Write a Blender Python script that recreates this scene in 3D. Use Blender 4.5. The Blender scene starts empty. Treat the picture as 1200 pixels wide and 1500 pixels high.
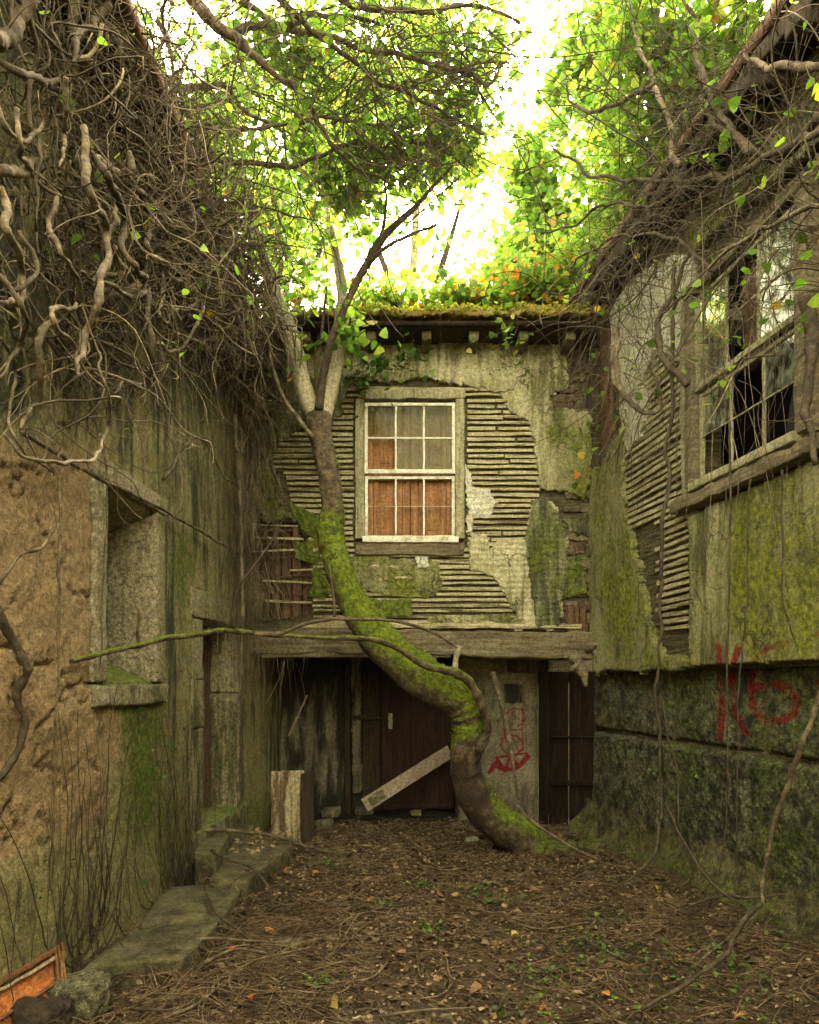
import bpy, math, random
import numpy as np
rng = np.random.default_rng(11)
random.seed(5)
S = bpy.context.scene
COL = S.collection

# ------------------------------------------------------------------ camera
cam_d = bpy.data.cameras.new('camera'); cam = bpy.data.objects.new('camera', cam_d); COL.objects.link(cam)
cam.location = (0, 0, 1.6); cam.rotation_euler = (math.radians(90), 0, 0)
cam_d.lens = 24.0; cam_d.sensor_width = 36.0; cam_d.shift_y = 250 / 1500; cam_d.clip_start = 0.05; cam_d.clip_end = 400
S.camera = cam
# ------------------------------------------------------------------ world, sun, exposure
SUN_EL, SUN_ROT = math.radians(42), math.radians(12)       # behind the facade, a little to the right
W = bpy.data.worlds.new('World'); S.world = W; W.use_nodes = True
wn = W.node_tree.nodes; wl = W.node_tree.links
sky = wn.new('ShaderNodeTexSky'); sky.sky_type = 'NISHITA'; sky.sun_disc = False
sky.sun_elevation = SUN_EL; sky.sun_rotation = SUN_ROT; sky.air_density = 1.0; sky.dust_density = 4.0; sky.ozone_density = 0.6
hs = wn.new('ShaderNodeHueSaturation'); hs.inputs['Saturation'].default_value = 0.35
wl.new(sky.outputs[0], hs.inputs['Color'])
tint = wn.new('ShaderNodeMix'); tint.data_type = 'RGBA'; tint.blend_type = 'MULTIPLY'; tint.inputs[0].default_value = 1.0
tint.inputs[7].default_value = (1.0, 0.87, 0.53, 1)
wl.new(hs.outputs[0], tint.inputs[6]); wl.new(tint.outputs[2], wn['Background'].inputs[0])
wn['Background'].inputs[1].default_value = 0.15
sd = bpy.data.lights.new('sun', 'SUN'); sd.energy = 2.5; sd.angle = math.radians(10); sd.color = (1.0, 0.93, 0.78)
so = bpy.data.objects.new('sun', sd); COL.objects.link(so)
so.rotation_euler = (-(math.pi / 2 - SUN_EL), 0, -SUN_ROT)
so.location = (2, 12, 14)
S.view_settings.view_transform = 'Standard'; S.view_settings.look = 'None'
S.view_settings.gamma = 1; S.view_settings.use_curve_mapping = False
S.view_settings.exposure = 4.75
S.render.engine = 'CYCLES'
S.cycles.use_denoising = True
S.cycles.max_bounces = 8; S.cycles.transparent_max_bounces = 8
S.cycles.sample_clamp_indirect = 6

# ------------------------------------------------------------------ numeric helpers
def A(*a): return np.array(a, dtype=float)
def _h(ix, iy, iz, seed):
    n = (ix * 374761393 + iy * 668265263 + iz * 2147483647 + seed * 974634777) & 0xffffffff
    n = ((n ^ (n >> 13)) * 1274126177) & 0xffffffff
    n = ((n ^ (n >> 16)) * 2246822519) & 0xffffffff
    return ((n ^ (n >> 15)) & 0xffffff) / float(0xffffff)
def vnoise(P, seed=0):
    P = np.asarray(P, float); F = np.floor(P).astype(np.int64); f = P - F; u = f * f * (3 - 2 * f)
    r = 0
    for dx in (0, 1):
        wx = u[..., 0] if dx else 1 - u[..., 0]
        for dy in (0, 1):
            wy = u[..., 1] if dy else 1 - u[..., 1]
            for dz in (0, 1):
                wz = u[..., 2] if dz else 1 - u[..., 2]
                r = r + wx * wy * wz * _h(F[..., 0] + dx, F[..., 1] + dy, F[..., 2] + dz, seed)
    return r * 2 - 1
def fbm(P, oct=4, seed=0, gain=.5):
    P = np.asarray(P, float); a = 1; s = 0; t = 0
    for i in range(oct):
        s = s + a * vnoise(P, seed + i * 17); t += a; a *= gain; P = P * 2.03 + 3.1
    return s / t
def sstep(a, b, x):
    t = np.clip((x - a) / (b - a), 0, 1); return t * t * (3 - 2 * t)
def norm(v): return v / np.maximum(np.linalg.norm(v, axis=-1, keepdims=True), 1e-9)
def inpoly(x, y, poly):
    r = np.zeros(x.shape, bool); n = len(poly); j = n - 1
    for i in range(n):
        xi, yi = poly[i]; xj, yj = poly[j]
        c = ((yi > y) != (yj > y)) & (x < (xj - xi) * (y - yi) / ((yj - yi) if yj != yi else 1e-9) + xi)
        r ^= c; j = i
    return r
def catmull(P, n):
    P = np.asarray(P, float); Q = np.vstack([2 * P[0] - P[1], P, 2 * P[-1] - P[-2]])
    m = len(P) - 1; ts = np.linspace(0, m - 1e-6, n); i = ts.astype(int); t = (ts - i)[:, None]
    p0, p1, p2, p3 = Q[i], Q[i + 1], Q[i + 2], Q[i + 3]
    return .5 * ((2 * p1) + (-p0 + p2) * t + (2 * p0 - 5 * p1 + 4 * p2 - p3) * t ** 2 + (-p0 + 3 * p1 - 3 * p2 + p3) * t ** 3)
def strokes_mask(x, y, strokes):
    """closeness 0..1 to poly-lines drawn on a surface; strokes = [(points, half width)]"""
    m = np.zeros(x.shape)
    for pts, w in strokes:
        for (ax, ay), (bx, by) in zip(pts[:-1], pts[1:]):
            dx, dy = bx - ax, by - ay; L = dx * dx + dy * dy + 1e-9
            t = np.clip(((x - ax) * dx + (y - ay) * dy) / L, 0, 1)
            d = np.hypot(x - ax - t * dx, y - ay - t * dy)
            m = np.maximum(m, 1 - sstep(w * .55, w * 1.35, d))
    return m

# ------------------------------------------------------------------ planes of the courtyard (s along, z up, d proud of the wall)
EYE = 1.6
class Plane:
    def __init__(self, f): self.f = f
    def P(self, s, z, d=0.0):
        s, z, d = np.broadcast_arrays(np.asarray(s, float), np.asarray(z, float), np.asarray(d, float)); return self.f(s, z, d)
class Front(Plane):
    def __init__(self, Y): self.Y = Y; super().__init__(lambda s, z, d: np.stack([s, Y - d, z], -1))
    def sz(self, x, y): return (x - 600) / 1000 * self.Y, EYE - (y - 1000) / 1000 * self.Y
    def px(self, s, z): return 600 + s / self.Y * 1000, 1000 - (z - EYE) / self.Y * 1000
class Side(Plane):
    def __init__(self, X0, k, sg): self.X0 = X0; self.k = k; self.sg = sg; super().__init__(lambda s, z, d: np.stack([X0 + k * s + sg * d, s, z], -1))
    def sz(self, x, y, d=0.0):
        s = (self.X0 + self.sg * d) / ((x - 600) / 1000 - self.k); return s, EYE - (y - 1000) / 1000 * s
    def px(self, s, z): return 600 + (self.X0 + self.k * s) / s * 1000, 1000 - (z - EYE) / s * 1000
FAC = Front(7.1); BACK = Front(8.4); PIER = Front(7.9); RDOOR = Front(7.62)
LW = Side(-2.075, .057, 1); RU = Side(3.027, -.163, -1); RL = Side(3.147, -.163, -1)
def at(x, y, Y): return A((x - 600) / 1000 * Y, Y, EYE - (y - 1000) / 1000 * Y)

# ------------------------------------------------------------------ mesh helpers
def unite(parts):
    V = []; Q = []; T = []; C = []; o = 0
    for p in parts:
        v = p['V']; V.append(v)
        if p.get('Q') is not None and len(p['Q']): Q.append(np.asarray(p['Q']) + o)
        if p.get('T') is not None and len(p['T']): T.append(np.asarray(p['T']) + o)
        c = p.get('C'); C.append(c if c is not None else np.zeros((len(v), 3))); o += len(v)
    return dict(V=np.vstack(V), Q=np.vstack(Q) if Q else None, T=np.vstack(T) if T else None, C=np.vstack(C))
def mesh_of(name, g, mat, smooth=True, origin=(0, 0, 0)):
    V = np.asarray(g['V'], float) - np.asarray(origin, float)
    me = bpy.data.meshes.new(name); me.vertices.add(len(V)); me.vertices.foreach_set('co', V.astype(np.float32).ravel())
    Q = g.get('Q'); T = g.get('T'); nq = 0 if Q is None else len(Q); nt = 0 if T is None else len(T)
    idx = []; tot = []
    if nq: idx.append(np.asarray(Q).ravel()); tot.append(np.full(nq, 4))
    if nt: idx.append(np.asarray(T).ravel()); tot.append(np.full(nt, 3))
    idx = np.concatenate(idx).astype(np.int32); tot = np.concatenate(tot).astype(np.int32)
    me.loops.add(len(idx)); me.loops.foreach_set('vertex_index', idx)
    me.polygons.add(len(tot)); st = np.concatenate([[0], np.cumsum(tot)[:-1]]).astype(np.int32)
    me.polygons.foreach_set('loop_start', st)
    me.update(calc_edges=True)
    me.polygons.foreach_set('use_smooth', np.full(len(tot), bool(smooth)))
    if g.get('C') is not None:
        a = me.attributes.new('mask', 'FLOAT_COLOR', 'POINT')
        c = np.ones((len(V), 4), np.float32); c[:, :3] = g['C']; a.data.foreach_set('color', c.ravel())
    me.materials.append(mat)
    return me
def tag(o, label=None, cat=None, group=None, kind=None):
    if label: o['label'] = label
    if cat: o['category'] = cat
    if group: o['group'] = group
    if kind: o['kind'] = kind
    return o
def wloc(o):
    l = np.zeros(3)
    while o is not None: l = l + np.array(o.location); o = o.parent
    return l
def empty(name, loc, label=None, cat=None, group=None):
    o = bpy.data.objects.new(name, None); COL.objects.link(o); o.location = tuple(float(v) for v in loc); o.empty_display_size = .1
    return tag(o, label, cat, group)
def part(name, g, mat, parent, smooth=True, kind=None, label=None):
    me = mesh_of(name, g, mat, smooth, wloc(parent)); o = bpy.data.objects.new(name, me); COL.objects.link(o); o.parent = parent
    return tag(o, label, kind=kind)
def single(name, g, mat, label=None, cat=None, group=None, kind=None, smooth=True):
    V = g['V']; org = A(V[:, 0].mean(), V[:, 1].mean(), V[:, 2].min()) if kind != 'structure' else A(0, 0, 0)
    me = mesh_of(name, g, mat, smooth, org); o = bpy.data.objects.new(name, me); COL.objects.link(o); o.location = tuple(org)
    return tag(o, label, cat, group, kind)

def boxgrid(h, n, r=0.0):
    """closed box surface of half sizes h, n cells per axis, edges rounded to radius r"""
    cs = []
    for k in range(3):
        c = np.linspace(-h[k], h[k], n[k] + 1)
        if r > 0: c = np.unique(np.round(np.concatenate([c, [-h[k] + r, h[k] - r]]), 6))
        cs.append(c)
    N = [len(c) for c in cs]; key = {}; V = []; Q = []
    def vid(i, j, k):
        t = (i, j, k)
        if t not in key: key[t] = len(V); V.append((cs[0][i], cs[1][j], cs[2][k]))
        return key[t]
    for i in range(N[0] - 1):
        for j in range(N[1] - 1):
            Q.append((vid(i, j, 0), vid(i, j + 1, 0), vid(i + 1, j + 1, 0), vid(i + 1, j, 0)))
            k = N[2] - 1; Q.append((vid(i, j, k), vid(i + 1, j, k), vid(i + 1, j + 1, k), vid(i, j + 1, k)))
    for i in range(N[0] - 1):
        for k in range(N[2] - 1):
            Q.append((vid(i, 0, k), vid(i + 1, 0, k), vid(i + 1, 0, k + 1), vid(i, 0, k + 1)))
            j = N[1] - 1; Q.append((vid(i, j, k), vid(i, j, k + 1), vid(i + 1, j, k + 1), vid(i + 1, j, k)))
    for j in range(N[1] - 1):
        for k in range(N[2] - 1):
            Q.append((vid(0, j, k), vid(0, j, k + 1), vid(0, j + 1, k + 1), vid(0, j + 1, k)))
            i = N[0] - 1; Q.append((vid(i, j, k), vid(i, j + 1, k), vid(i, j + 1, k + 1), vid(i, j, k + 1)))
    V = np.array(V); h = np.asarray(h, float)
    if r > 0:
        q = np.clip(V, -(h - r), h - r); dlt = V - q; L = np.linalg.norm(dlt, axis=1, keepdims=True)
        V = np.where(L > 1e-9, q + dlt / np.maximum(L, 1e-9) * r, V)
    return V, np.array(Q)
def rbox(c, h, n=(1, 1, 1), r=0.0, amp=0.0, fs=12.0, R=None, seed=None, C=None):
    """rough box: centre c, half sizes h, axes R (columns)"""
    V, Q = boxgrid(h, n, r); c = np.asarray(c, float)
    W_ = V @ (np.asarray(R, float).T) + c if R is not None else V + c
    if amp > 0:
        sd_ = random.randint(0, 999) if seed is None else seed
        W_ = W_ + np.stack([fbm(W_ * fs, 3, sd_), fbm(W_ * fs, 3, sd_ + 5), fbm(W_ * fs, 3, sd_ + 9)], -1) * amp
    return dict(V=W_, Q=Q, C=(np.tile(C, (len(V), 1)).astype(float) if C is not None else None))
def pbox(pl, s0, s1, z0, z1, d0, d1, n=(1, 1, 1), r=0.0, amp=0.0, fs=12.0, roll=0.0, maskf=None):
    """rough box on a wall plane, spans s0..s1, z0..z1 and d0..d1 proud"""
    h = (abs(s1 - s0) / 2, abs(z1 - z0) / 2, abs(d1 - d0) / 2); V, Q = boxgrid(h, n, min(r, min(h) * .9))
    if roll:
        c_, s_ = math.cos(roll), math.sin(roll); x = V[:, 0] * c_ - V[:, 1] * s_; y = V[:, 0] * s_ + V[:, 1] * c_; V = np.stack([x, y, V[:, 2]], -1)
    s = V[:, 0] + (s0 + s1) / 2; z = V[:, 1] + (z0 + z1) / 2; d = V[:, 2] + (d0 + d1) / 2
    P = pl.P(s, z, d); C = None
    if maskf is not None: C = maskf(s, z)
    if amp > 0:
        sd_ = random.randint(0, 999)
        P = P + np.stack([fbm(P * fs, 3, sd_), fbm(P * fs, 3, sd_ + 5), fbm(P * fs, 3, sd_ + 9)], -1) * amp
    return dict(V=P, Q=Q, C=C)
def sheet(pl, poly, res, thick, d0=0.0, disp=None, holes=(), rag=0.0, rfs=9.0, maskf=None, px=True, seed=0, curl=0.0):
    """sheet on a wall plane cut to an outline (optionally ragged), with thickness"""
    if px: conv = lambda pp: [tuple(float(t) for t in pl.sz(*p)) for p in pp]
    else: conv = lambda pp: pp
    poly = conv(poly); holes = [conv(h) for h in holes]
    xs = [p[0] for p in poly]; zs = [p[1] for p in poly]; mg = rag * 1.2
    s0, s1, z0, z1 = min(xs) - mg, max(xs) + mg, min(zs) - mg, max(zs) + mg
    ns, nz = max(1, int(math.ceil((s1 - s0) / res))), max(1, int(math.ceil((z1 - z0) / res)))
    gs = np.linspace(s0, s1, ns + 1); gz = np.linspace(z0, z1, nz + 1)
    cs, cz = np.meshgrid((gs[:-1] + gs[1:]) / 2, (gz[:-1] + gz[1:]) / 2, indexing='ij')
    x, z = cs, cz
    if rag > 0:
        q = np.stack([cs * rfs, cz * rfs, np.full_like(cs, seed * 1.7)], -1)
        x = cs + rag * 1.5 * fbm(q, 5, seed, .65); z = cz + rag * 1.5 * fbm(q + 31.7, 5, seed + 3, .65)
    keep = inpoly(x, z, poly)
    for h in holes: keep &= ~inpoly(x, z, h)
    if not keep.any(): return None
    I, J = np.nonzero(keep)
    vid = lambda i, j: i * (nz + 1) + j
    Q = np.stack([vid(I, J), vid(I + 1, J), vid(I + 1, J + 1), vid(I, J + 1)], -1)
    S_, Z_ = np.meshgrid(gs, gz, indexing='ij'); S_ = S_.ravel(); Z_ = Z_.ravel()
    K = np.pad(keep, 1); full = (K[:-1, :-1] & K[1:, :-1] & K[:-1, 1:] & K[1:, 1:]).ravel()
    edge = ~full
    used = np.zeros(len(S_), bool); used[Q.ravel()] = True
    # jitter rim vertices so outlines are not stair-stepped
    if rag > 0:
        jit = rng.normal(0, res * .17, (len(S_), 2)); S_ = S_ + np.where(edge, jit[:, 0], 0); Z_ = Z_ + np.where(edge, jit[:, 1], 0)
    d = np.full(len(S_), float(d0))
    if disp is not None: d = d + disp(S_, Z_)
    if curl: d = d - np.where(edge, 0, curl) + curl
    top = pl.P(S_, Z_, d); bot = pl.P(S_, Z_, np.full(len(S_), d0 - thick))
    # rim
    rim = []
    for (di, dj, a, b) in ((-1, 0, (0, 0), (0, 1)), (1, 0, (1, 1), (1, 0)), (0, -1, (1, 0), (0, 0)), (0, 1, (0, 1), (1, 1))):
        nb = K[1 + di:1 + di + keep.shape[0], 1 + dj:1 + dj + keep.shape[1]]
        i, j = np.nonzero(keep & ~nb); u = vid(i + a[0], j + a[1]); v = vid(i + b[0], j + b[1]); rim.append(np.stack([u, v, v + len(S_), u + len(S_)], -1))
    Q = np.vstack([Q] + rim); V = np.vstack([top, bot]); C = None
    if maskf is not None: c = maskf(S_, Z_); C = np.vstack([c, c])
    m = np.zeros(len(V), bool); m[Q.ravel()] = True; re = np.cumsum(m) - 1
    return dict(V=V[m], Q=re[Q], C=C[m] if C is not None else None)

def tubes(P, Rr, sides=5, C=None):
    """P (S,N,3) paths, Rr (S,N) radii"""
    P = np.asarray(P, float); Sn, N, _ = P.shape; T = norm(np.gradient(P, axis=1))
    u = np.zeros_like(P); ref = np.where(np.abs(T[:, 0, 2:3]) > .9, A(1, 0, 0), A(0, 0, 1)); u0 = norm(np.cross(T[:, 0], ref)); u[:, 0] = u0
    for i in range(1, N):
        v = u[:, i - 1] - T[:, i] * np.sum(u[:, i - 1] * T[:, i], -1, keepdims=True); u[:, i] = norm(v)
    w = np.cross(T, u); th = np.arange(sides) / sides * 2 * np.pi
    ring = P[:, :, None] + Rr[:, :, None, None] * (np.cos(th)[None, None, :, None] * u[:, :, None] + np.sin(th)[None, None, :, None] * w[:, :, None])
    V = ring.reshape(-1, 3); b = (np.arange(Sn)[:, None, None] * N + np.arange(N - 1)[None, :, None]) * sides
    k = np.arange(sides)[None, None]; k2 = (k + 1) % sides
    Q = np.stack(np.broadcast_arrays(b + k, b + k2, b + sides + k2, b + sides + k), -1).reshape(-1, 4)
    caps = []
    if sides > 3:
        tt = np.arange(1, sides - 1)
        for s_ in range(Sn):
            o0 = s_ * N * sides; o1 = o0 + (N - 1) * sides
            caps.append(np.stack([np.full_like(tt, o0), o0 + tt + 1, o0 + tt], -1)); caps.append(np.stack([np.full_like(tt, o1), o1 + tt, o1 + tt + 1], -1))
    Cc = None if C is None else np.repeat(np.repeat(C, N, 0), sides, 0)
    return dict(V=V, Q=Q, T=np.vstack(caps) if caps else None, C=Cc)
def limb(pts, rad, n=None, sides=8, rough=.12, fs=14., seed=0, clampf=None, wob=0.0):
    """one tapered, slightly knotted limb through points"""
    pts = np.asarray(pts, float); n = n or max(8, len(pts) * 5); P = catmull(pts, n)
    r = np.interp(np.linspace(0, 1, n), np.linspace(0, 1, len(rad)), rad)
    if wob:
        P = P + np.stack([fbm(P * 5, 3, seed + 3), fbm(P * 5, 3, seed + 7), fbm(P * 5, 3, seed + 11)], -1) * wob
    r = r * (1 + rough * .8 * fbm(np.stack([np.arange(n) * .7, np.zeros(n) + seed, np.zeros(n)], -1), 2, seed))
    g = tubes(P[None], r[None], sides); c = np.repeat(P, sides, 0); off = g['V'] - c
    g['V'] = c + off * (1 + rough * fbm(g['V'] * fs, 3, seed))[:, None]
    g['C'] = np.zeros((len(g['V']), 3)); return g
def walk(start, dirs, n, step, wander, pull=(0, 0, 0), corr=.75, confine=None):
    start = np.asarray(start, float); d = norm(np.asarray(dirs, float)); S0 = len(start); P = np.zeros((S0, n, 3)); P[:, 0] = start; w = np.zeros((S0, 3))
    step = np.broadcast_to(np.asarray(step, float), (S0,)); pull = np.asarray(pull, float)
    for i in range(1, n):
        w = corr * w + rng.normal(0, 1, (S0, 3)) * wander; d = norm(d + w + pull)
        p = P[:, i - 1] + d * step[:, None]
        if confine is not None: p = confine(p)
        P[:, i] = p
    return P
def leaves(P, size, up=.5, droop=.5, var=None, fold=.25):
    """heart shaped leaves, folded on the midrib; 2 quads each"""
    M = len(P); size = np.broadcast_to(np.asarray(size, float), (M,))
    nrm = norm(rng.normal(0, 1, (M, 3)) + A(0, 0, 1) * up * 3); t = norm(np.cross(nrm, rng.normal(0, 1, (M, 3))) + A(0, 0, -1) * droop * .6)
    t = norm(t - nrm * np.sum(t * nrm, -1, keepdims=True)); b = np.cross(nrm, t)
    L = A(0, 0.02, 1.0, .62, .12); 
    pts = [(0, 0, 0), (.48, .16, 1), (.36, .66, 1), (0, 1.05, 0), (-.36, .66, 1), (-.48, .16, 1)]
    V = np.zeros((M, 6, 3)); fo = fold * rng.uniform(-.3, 1.2, M)
    for i, (x, y, f) in enumerate(pts):
        V[:, i] = P + size[:, None] * (b * x + t * y + nrm * (f * fo * .45 - y * y * .12)[:, None])
    o = np.arange(M)[:, None] * 6
    Q = np.vstack([o + A(0, 1, 2, 3).astype(int), o + A(0, 3, 4, 5).astype(int)])
    v = rng.random(M) if var is None else var
    C = np.zeros((M, 6, 3)); C[:, :, 0] = v[:, None]; C[:, :, 1] = rng.random(M)[:, None]
    return dict(V=V.reshape(-1, 3), Q=Q, C=C.reshape(-1, 3))

# ------------------------------------------------------------------ materials
class NT:
    def __init__(self, name):
        self.m = bpy.data.materials.new(name); self.m.use_nodes = True; self.t = self.m.node_tree; self.n = self.t.nodes; self.n.clear()
        self.out = self.n.new('ShaderNodeOutputMaterial')
    def N(self, typ, ins=None, **kw):
        n = self.n.new('ShaderNode' + typ)
        for k, v in kw.items(): setattr(n, k, v)
        for k, v in (ins or {}).items(): self.put(n.inputs[k], v)
        return n
    def put(self, sock, v):
        if hasattr(v, 'is_output') or isinstance(v, bpy.types.NodeSocket): self.t.links.new(v, sock)
        else:
            if isinstance(v, tuple) and len(v) == 3 and sock.type == 'RGBA': v = v + (1,)
            sock.default_value = v
    def noise(self, vec, scale, detail=6, rough=.6): return self.N('TexNoise', {'Vector': vec, 'Scale': scale, 'Detail': detail, 'Roughness': rough}).outputs['Fac']
    def mul(self, vec, s): return self.N('VectorMath', {0: vec, 1: s}, operation='MULTIPLY').outputs[0]
    def math(self, op, a, b=None, c=None):
        i = {0: a}
        if b is not None: i[1] = b
        if c is not None: i[2] = c
        return self.N('Math', i, operation=op).outputs[0]
    def step(self, v, a, b): return self.N('MapRange', {'Value': v, 'From Min': a, 'From Max': b}, interpolation_type='SMOOTHSTEP').outputs[0]
    def mix(self, f, a, b, mode='MIX'):
        n = self.N('Mix', data_type='RGBA', blend_type=mode); self.put(n.inputs[0], f); self.put(n.inputs[6], a); self.put(n.inputs[7], b); return n.outputs[2]
def surf(name, c1, c2, stain=(.05, .045, .03), moss=(.1, .13, .02), moss2=None, alt=(.3, .03, .03), scale=6., grain=(1, 1, 1), fine=60., bump=.5, dist=.01,
         stain_b=-.2, moss_b=-.45, moss_up=0.0, streak=True, rough=.9, speck=.35, alt_soft=.25, spec=.25, grit=.55, crack=0):
    k = NT(name); pos = k.N('NewGeometry').outputs['Position']; gp = k.mul(pos, grain)
    at_ = k.N('Attribute', attribute_name='mask'); sp = k.N('SeparateColor', {0: at_.outputs['Color']}).outputs
    n1 = k.noise(gp, scale, 8, .65); n2 = k.noise(gp, fine, 5, .7); n3 = k.noise(pos, scale * .33, 5, .6)
    n4 = k.noise(k.mul(pos, (7, 7, .9)) if streak else gp, 1.6 if streak else scale * .8, 6, .65)
    base = k.mix(k.step(n1, .34, .66), c1, c2)
    base = k.mix(k.step(n2, .35, .7), k.mix(1.0, base, (1 - speck, 1 - speck, 1 - speck), 'MULTIPLY'), base)
    st = k.math('ADD', k.math('MULTIPLY_ADD', n4, 2.3, stain_b - 1.0), sp[1]); st = k.math('MULTIPLY_ADD', n2, .3, st)
    base = k.mix(k.step(st, .1, .65), base, stain)
    al = k.math('MULTIPLY_ADD', n2, alt_soft * 2, k.math('SUBTRACT', sp[2], alt_soft)); base = k.mix(k.step(al, .25, .7), base, alt)
    ms = k.math('MULTIPLY_ADD', n1, 1.0, k.math('MULTIPLY_ADD', n2, .7, moss_b - .6)); ms = k.math('ADD', ms, sp[0])
    if moss_up:
        nz = k.N('SeparateXYZ', {0: k.N('NewGeometry').outputs['Normal']}).outputs[2]; ms = k.math('MULTIPLY_ADD', nz, moss_up, ms)
    mf = k.step(ms, .1, .5); m2 = moss2 or tuple(v * .45 for v in moss)
    mc = k.mix(k.step(k.noise(pos, 22, 5, .7), .35, .65), m2, moss); base = k.mix(mf, base, mc)
    gr = k.noise(pos, 34, 4, .8); gr2 = k.noise(pos, 130, 2, .7)
    gv = k.N('MapRange', {'Value': gr, 'From Min': .33, 'From Max': .67, 'To Min': 1 - grit, 'To Max': 1 + grit * .45}).outputs[0]
    gw = k.N('MapRange', {'Value': gr2, 'From Min': .3, 'From Max': .7, 'To Min': 1 - grit * .7, 'To Max': 1 + grit * .4}).outputs[0]
    base = k.mix(1.0, base, k.math('MULTIPLY', gv, gw), 'MULTIPLY')
    hgt = k.math('ADD', k.math('MULTIPLY', n2, .5), n1); hgt = k.math('MULTIPLY_ADD', gr, .5, hgt)
    if crack:
        wv = k.N('VectorMath', {0: pos, 1: k.mul(k.N('TexNoise', {'Vector': pos, 'Scale': 5, 'Detail': 4}).outputs['Color'], (.35, .35, .35))}, operation='ADD').outputs[0]
        vo = k.N('TexVoronoi', {'Vector': wv, 'Scale': 2.6}, feature='DISTANCE_TO_EDGE').outputs['Distance']
        cf = k.math('MULTIPLY', k.math('SUBTRACT', 1.0, k.step(vo, .004, .022)), k.step(n3, .45, .55)); base = k.mix(k.math('MULTIPLY', cf, .75), base, (.05, .045, .03)); hgt = k.math('SUBTRACT', hgt, k.math('MULTIPLY', cf, .8)); hgt = k.math('MULTIPLY_ADD', k.math('MULTIPLY', mf, k.noise(pos, 130, 3, .7)), .8, hgt)
    bp = k.N('Bump', {'Strength': bump, 'Distance': dist, 'Height': hgt})
    b = k.N('BsdfPrincipled', {'Base Color': base, 'Roughness': rough, 'Normal': bp.outputs[0], 'Specular IOR Level': spec})
    k.t.links.new(b.outputs[0], k.out.inputs[0]); return k.m
def leafmat(name, cols, trans=.55, tmul=(1.15, 1.3, .7)):
    k = NT(name); at_ = k.N('Attribute', attribute_name='mask'); sp = k.N('SeparateColor', {0: at_.outputs['Color']}).outputs
    r = k.n.new('ShaderNodeValToRGB'); e = r.color_ramp.elements
    while len(e) > 1: e.remove(e[-1])
    for i, (p, c) in enumerate(cols):
        x = e[0] if i == 0 else e.new(p); x.position = p; x.color = (*c, 1)
    k.t.links.new(sp[0], r.inputs[0]); c = r.outputs[0]
    c = k.mix(k.step(k.noise(k.N('NewGeometry').outputs['Position'], 60, 3), .4, .7), k.mix(1.0, c, (.8, .8, .8), 'MULTIPLY'), c)
    d = k.N('BsdfPrincipled', {'Base Color': c, 'Roughness': .55, 'Specular IOR Level': .3})
    t = k.N('BsdfTranslucent', {'Color': k.mix(1.0, c, tmul, 'MULTIPLY')})
    m = k.N('MixShader', {0: trans}); k.t.links.new(d.outputs[0], m.inputs[1]); k.t.links.new(t.outputs[0], m.inputs[2]); k.t.links.new(m.outputs[0], k.out.inputs[0]); return k.m
def glassmat(name, dust=.35, tint=(.55, .6, .4)):
    k = NT(name); pos = k.N('NewGeometry').outputs['Position']
    t = k.N('BsdfTransparent', {'Color': (.82, .86, .78, 1)}); g = k.N('BsdfGlossy', {'Color': (.9, .9, .85, 1), 'Roughness': .06}); d = k.N('BsdfDiffuse', {'Color': (*tint, 1)})
    m = k.N('MixShader', {0: k.N('Fresnel', {'IOR': 1.16}).outputs[0]}); k.t.links.new(t.outputs[0], m.inputs[1]); k.t.links.new(g.outputs[0], m.inputs[2])
    f = k.math('MULTIPLY', k.step(k.noise(k.mul(pos, (6, 6, 3)), 3, 8, .7), .4, .68), dust)
    m2 = k.N('MixShader', {0: f}); k.t.links.new(m.outputs[0], m2.inputs[1]); k.t.links.new(d.outputs[0], m2.inputs[2]); k.t.links.new(m2.outputs[0], k.out.inputs[0]); return k.m

M = {}
M['plaster'] = surf('flaking_plaster', (.44, .41, .22), (.66, .61, .40), stain=(.15, .14, .065), moss=(.28, .30, .05), moss2=(.11, .125, .025), scale=6, bump=1., dist=.02, stain_b=-.08, moss_b=-.16, crack=1)
M['plaster_white'] = surf('pale_plaster', (.60, .57, .43), (.76, .73, .60), stain=(.34, .31, .2), moss=(.3, .32, .1), scale=7, bump=.8, dist=.02, stain_b=-.3, moss_b=-.5, crack=1)
M['plaster_green'] = surf('mossy_plaster', (.34, .33, .18), (.50, .47, .30), stain=(.07, .07, .04), moss=(.20, .24, .03), moss2=(.07, .09, .015), scale=6, bump=1., dist=.02, stain_b=-.05, moss_b=-.05, crack=1)
M['left_render'] = surf('eroded_earth_render', (.25, .215, .09), (.42, .37, .18), stain=(.045, .045, .028), moss=(.13, .16, .025), moss2=(.05, .065, .012), alt=(.31, .215, .115), scale=7, bump=1.0, dist=.03, fine=60, stain_b=-.12, moss_b=-.1, alt_soft=.4, grit=.6)
M['granite'] = surf('granite', (.33, .275, .17), (.54, .47, .31), stain=(.09, .085, .04), moss=(.19, .23, .04), moss2=(.08, .1, .02), scale=22, fine=110, bump=1., dist=.018, stain_b=-.3, moss_b=-.36, moss_up=.3, speck=.45, grit=.7)
M['rough_stone'] = surf('rough_mossy_stone', (.15, .15, .08), (.30, .29, .18), stain=(.035, .035, .02), moss=(.12, .16, .02), moss2=(.035, .05, .01), alt=(.20, .018, .016), alt_soft=.38, scale=11, fine=55, bump=1.0, dist=.03, stain_b=-.12, moss_b=-.18, speck=.5, grit=.9, streak=False)
M['plinth'] = surf('mossy_concrete', (.14, .12, .06), (.28, .245, .135), stain=(.045, .038, .02), moss=(.12, .145, .02), scale=11, bump=1., dist=.03, stain_b=0., moss_b=-.12, moss_up=.3, grit=.8, streak=False)
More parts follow.
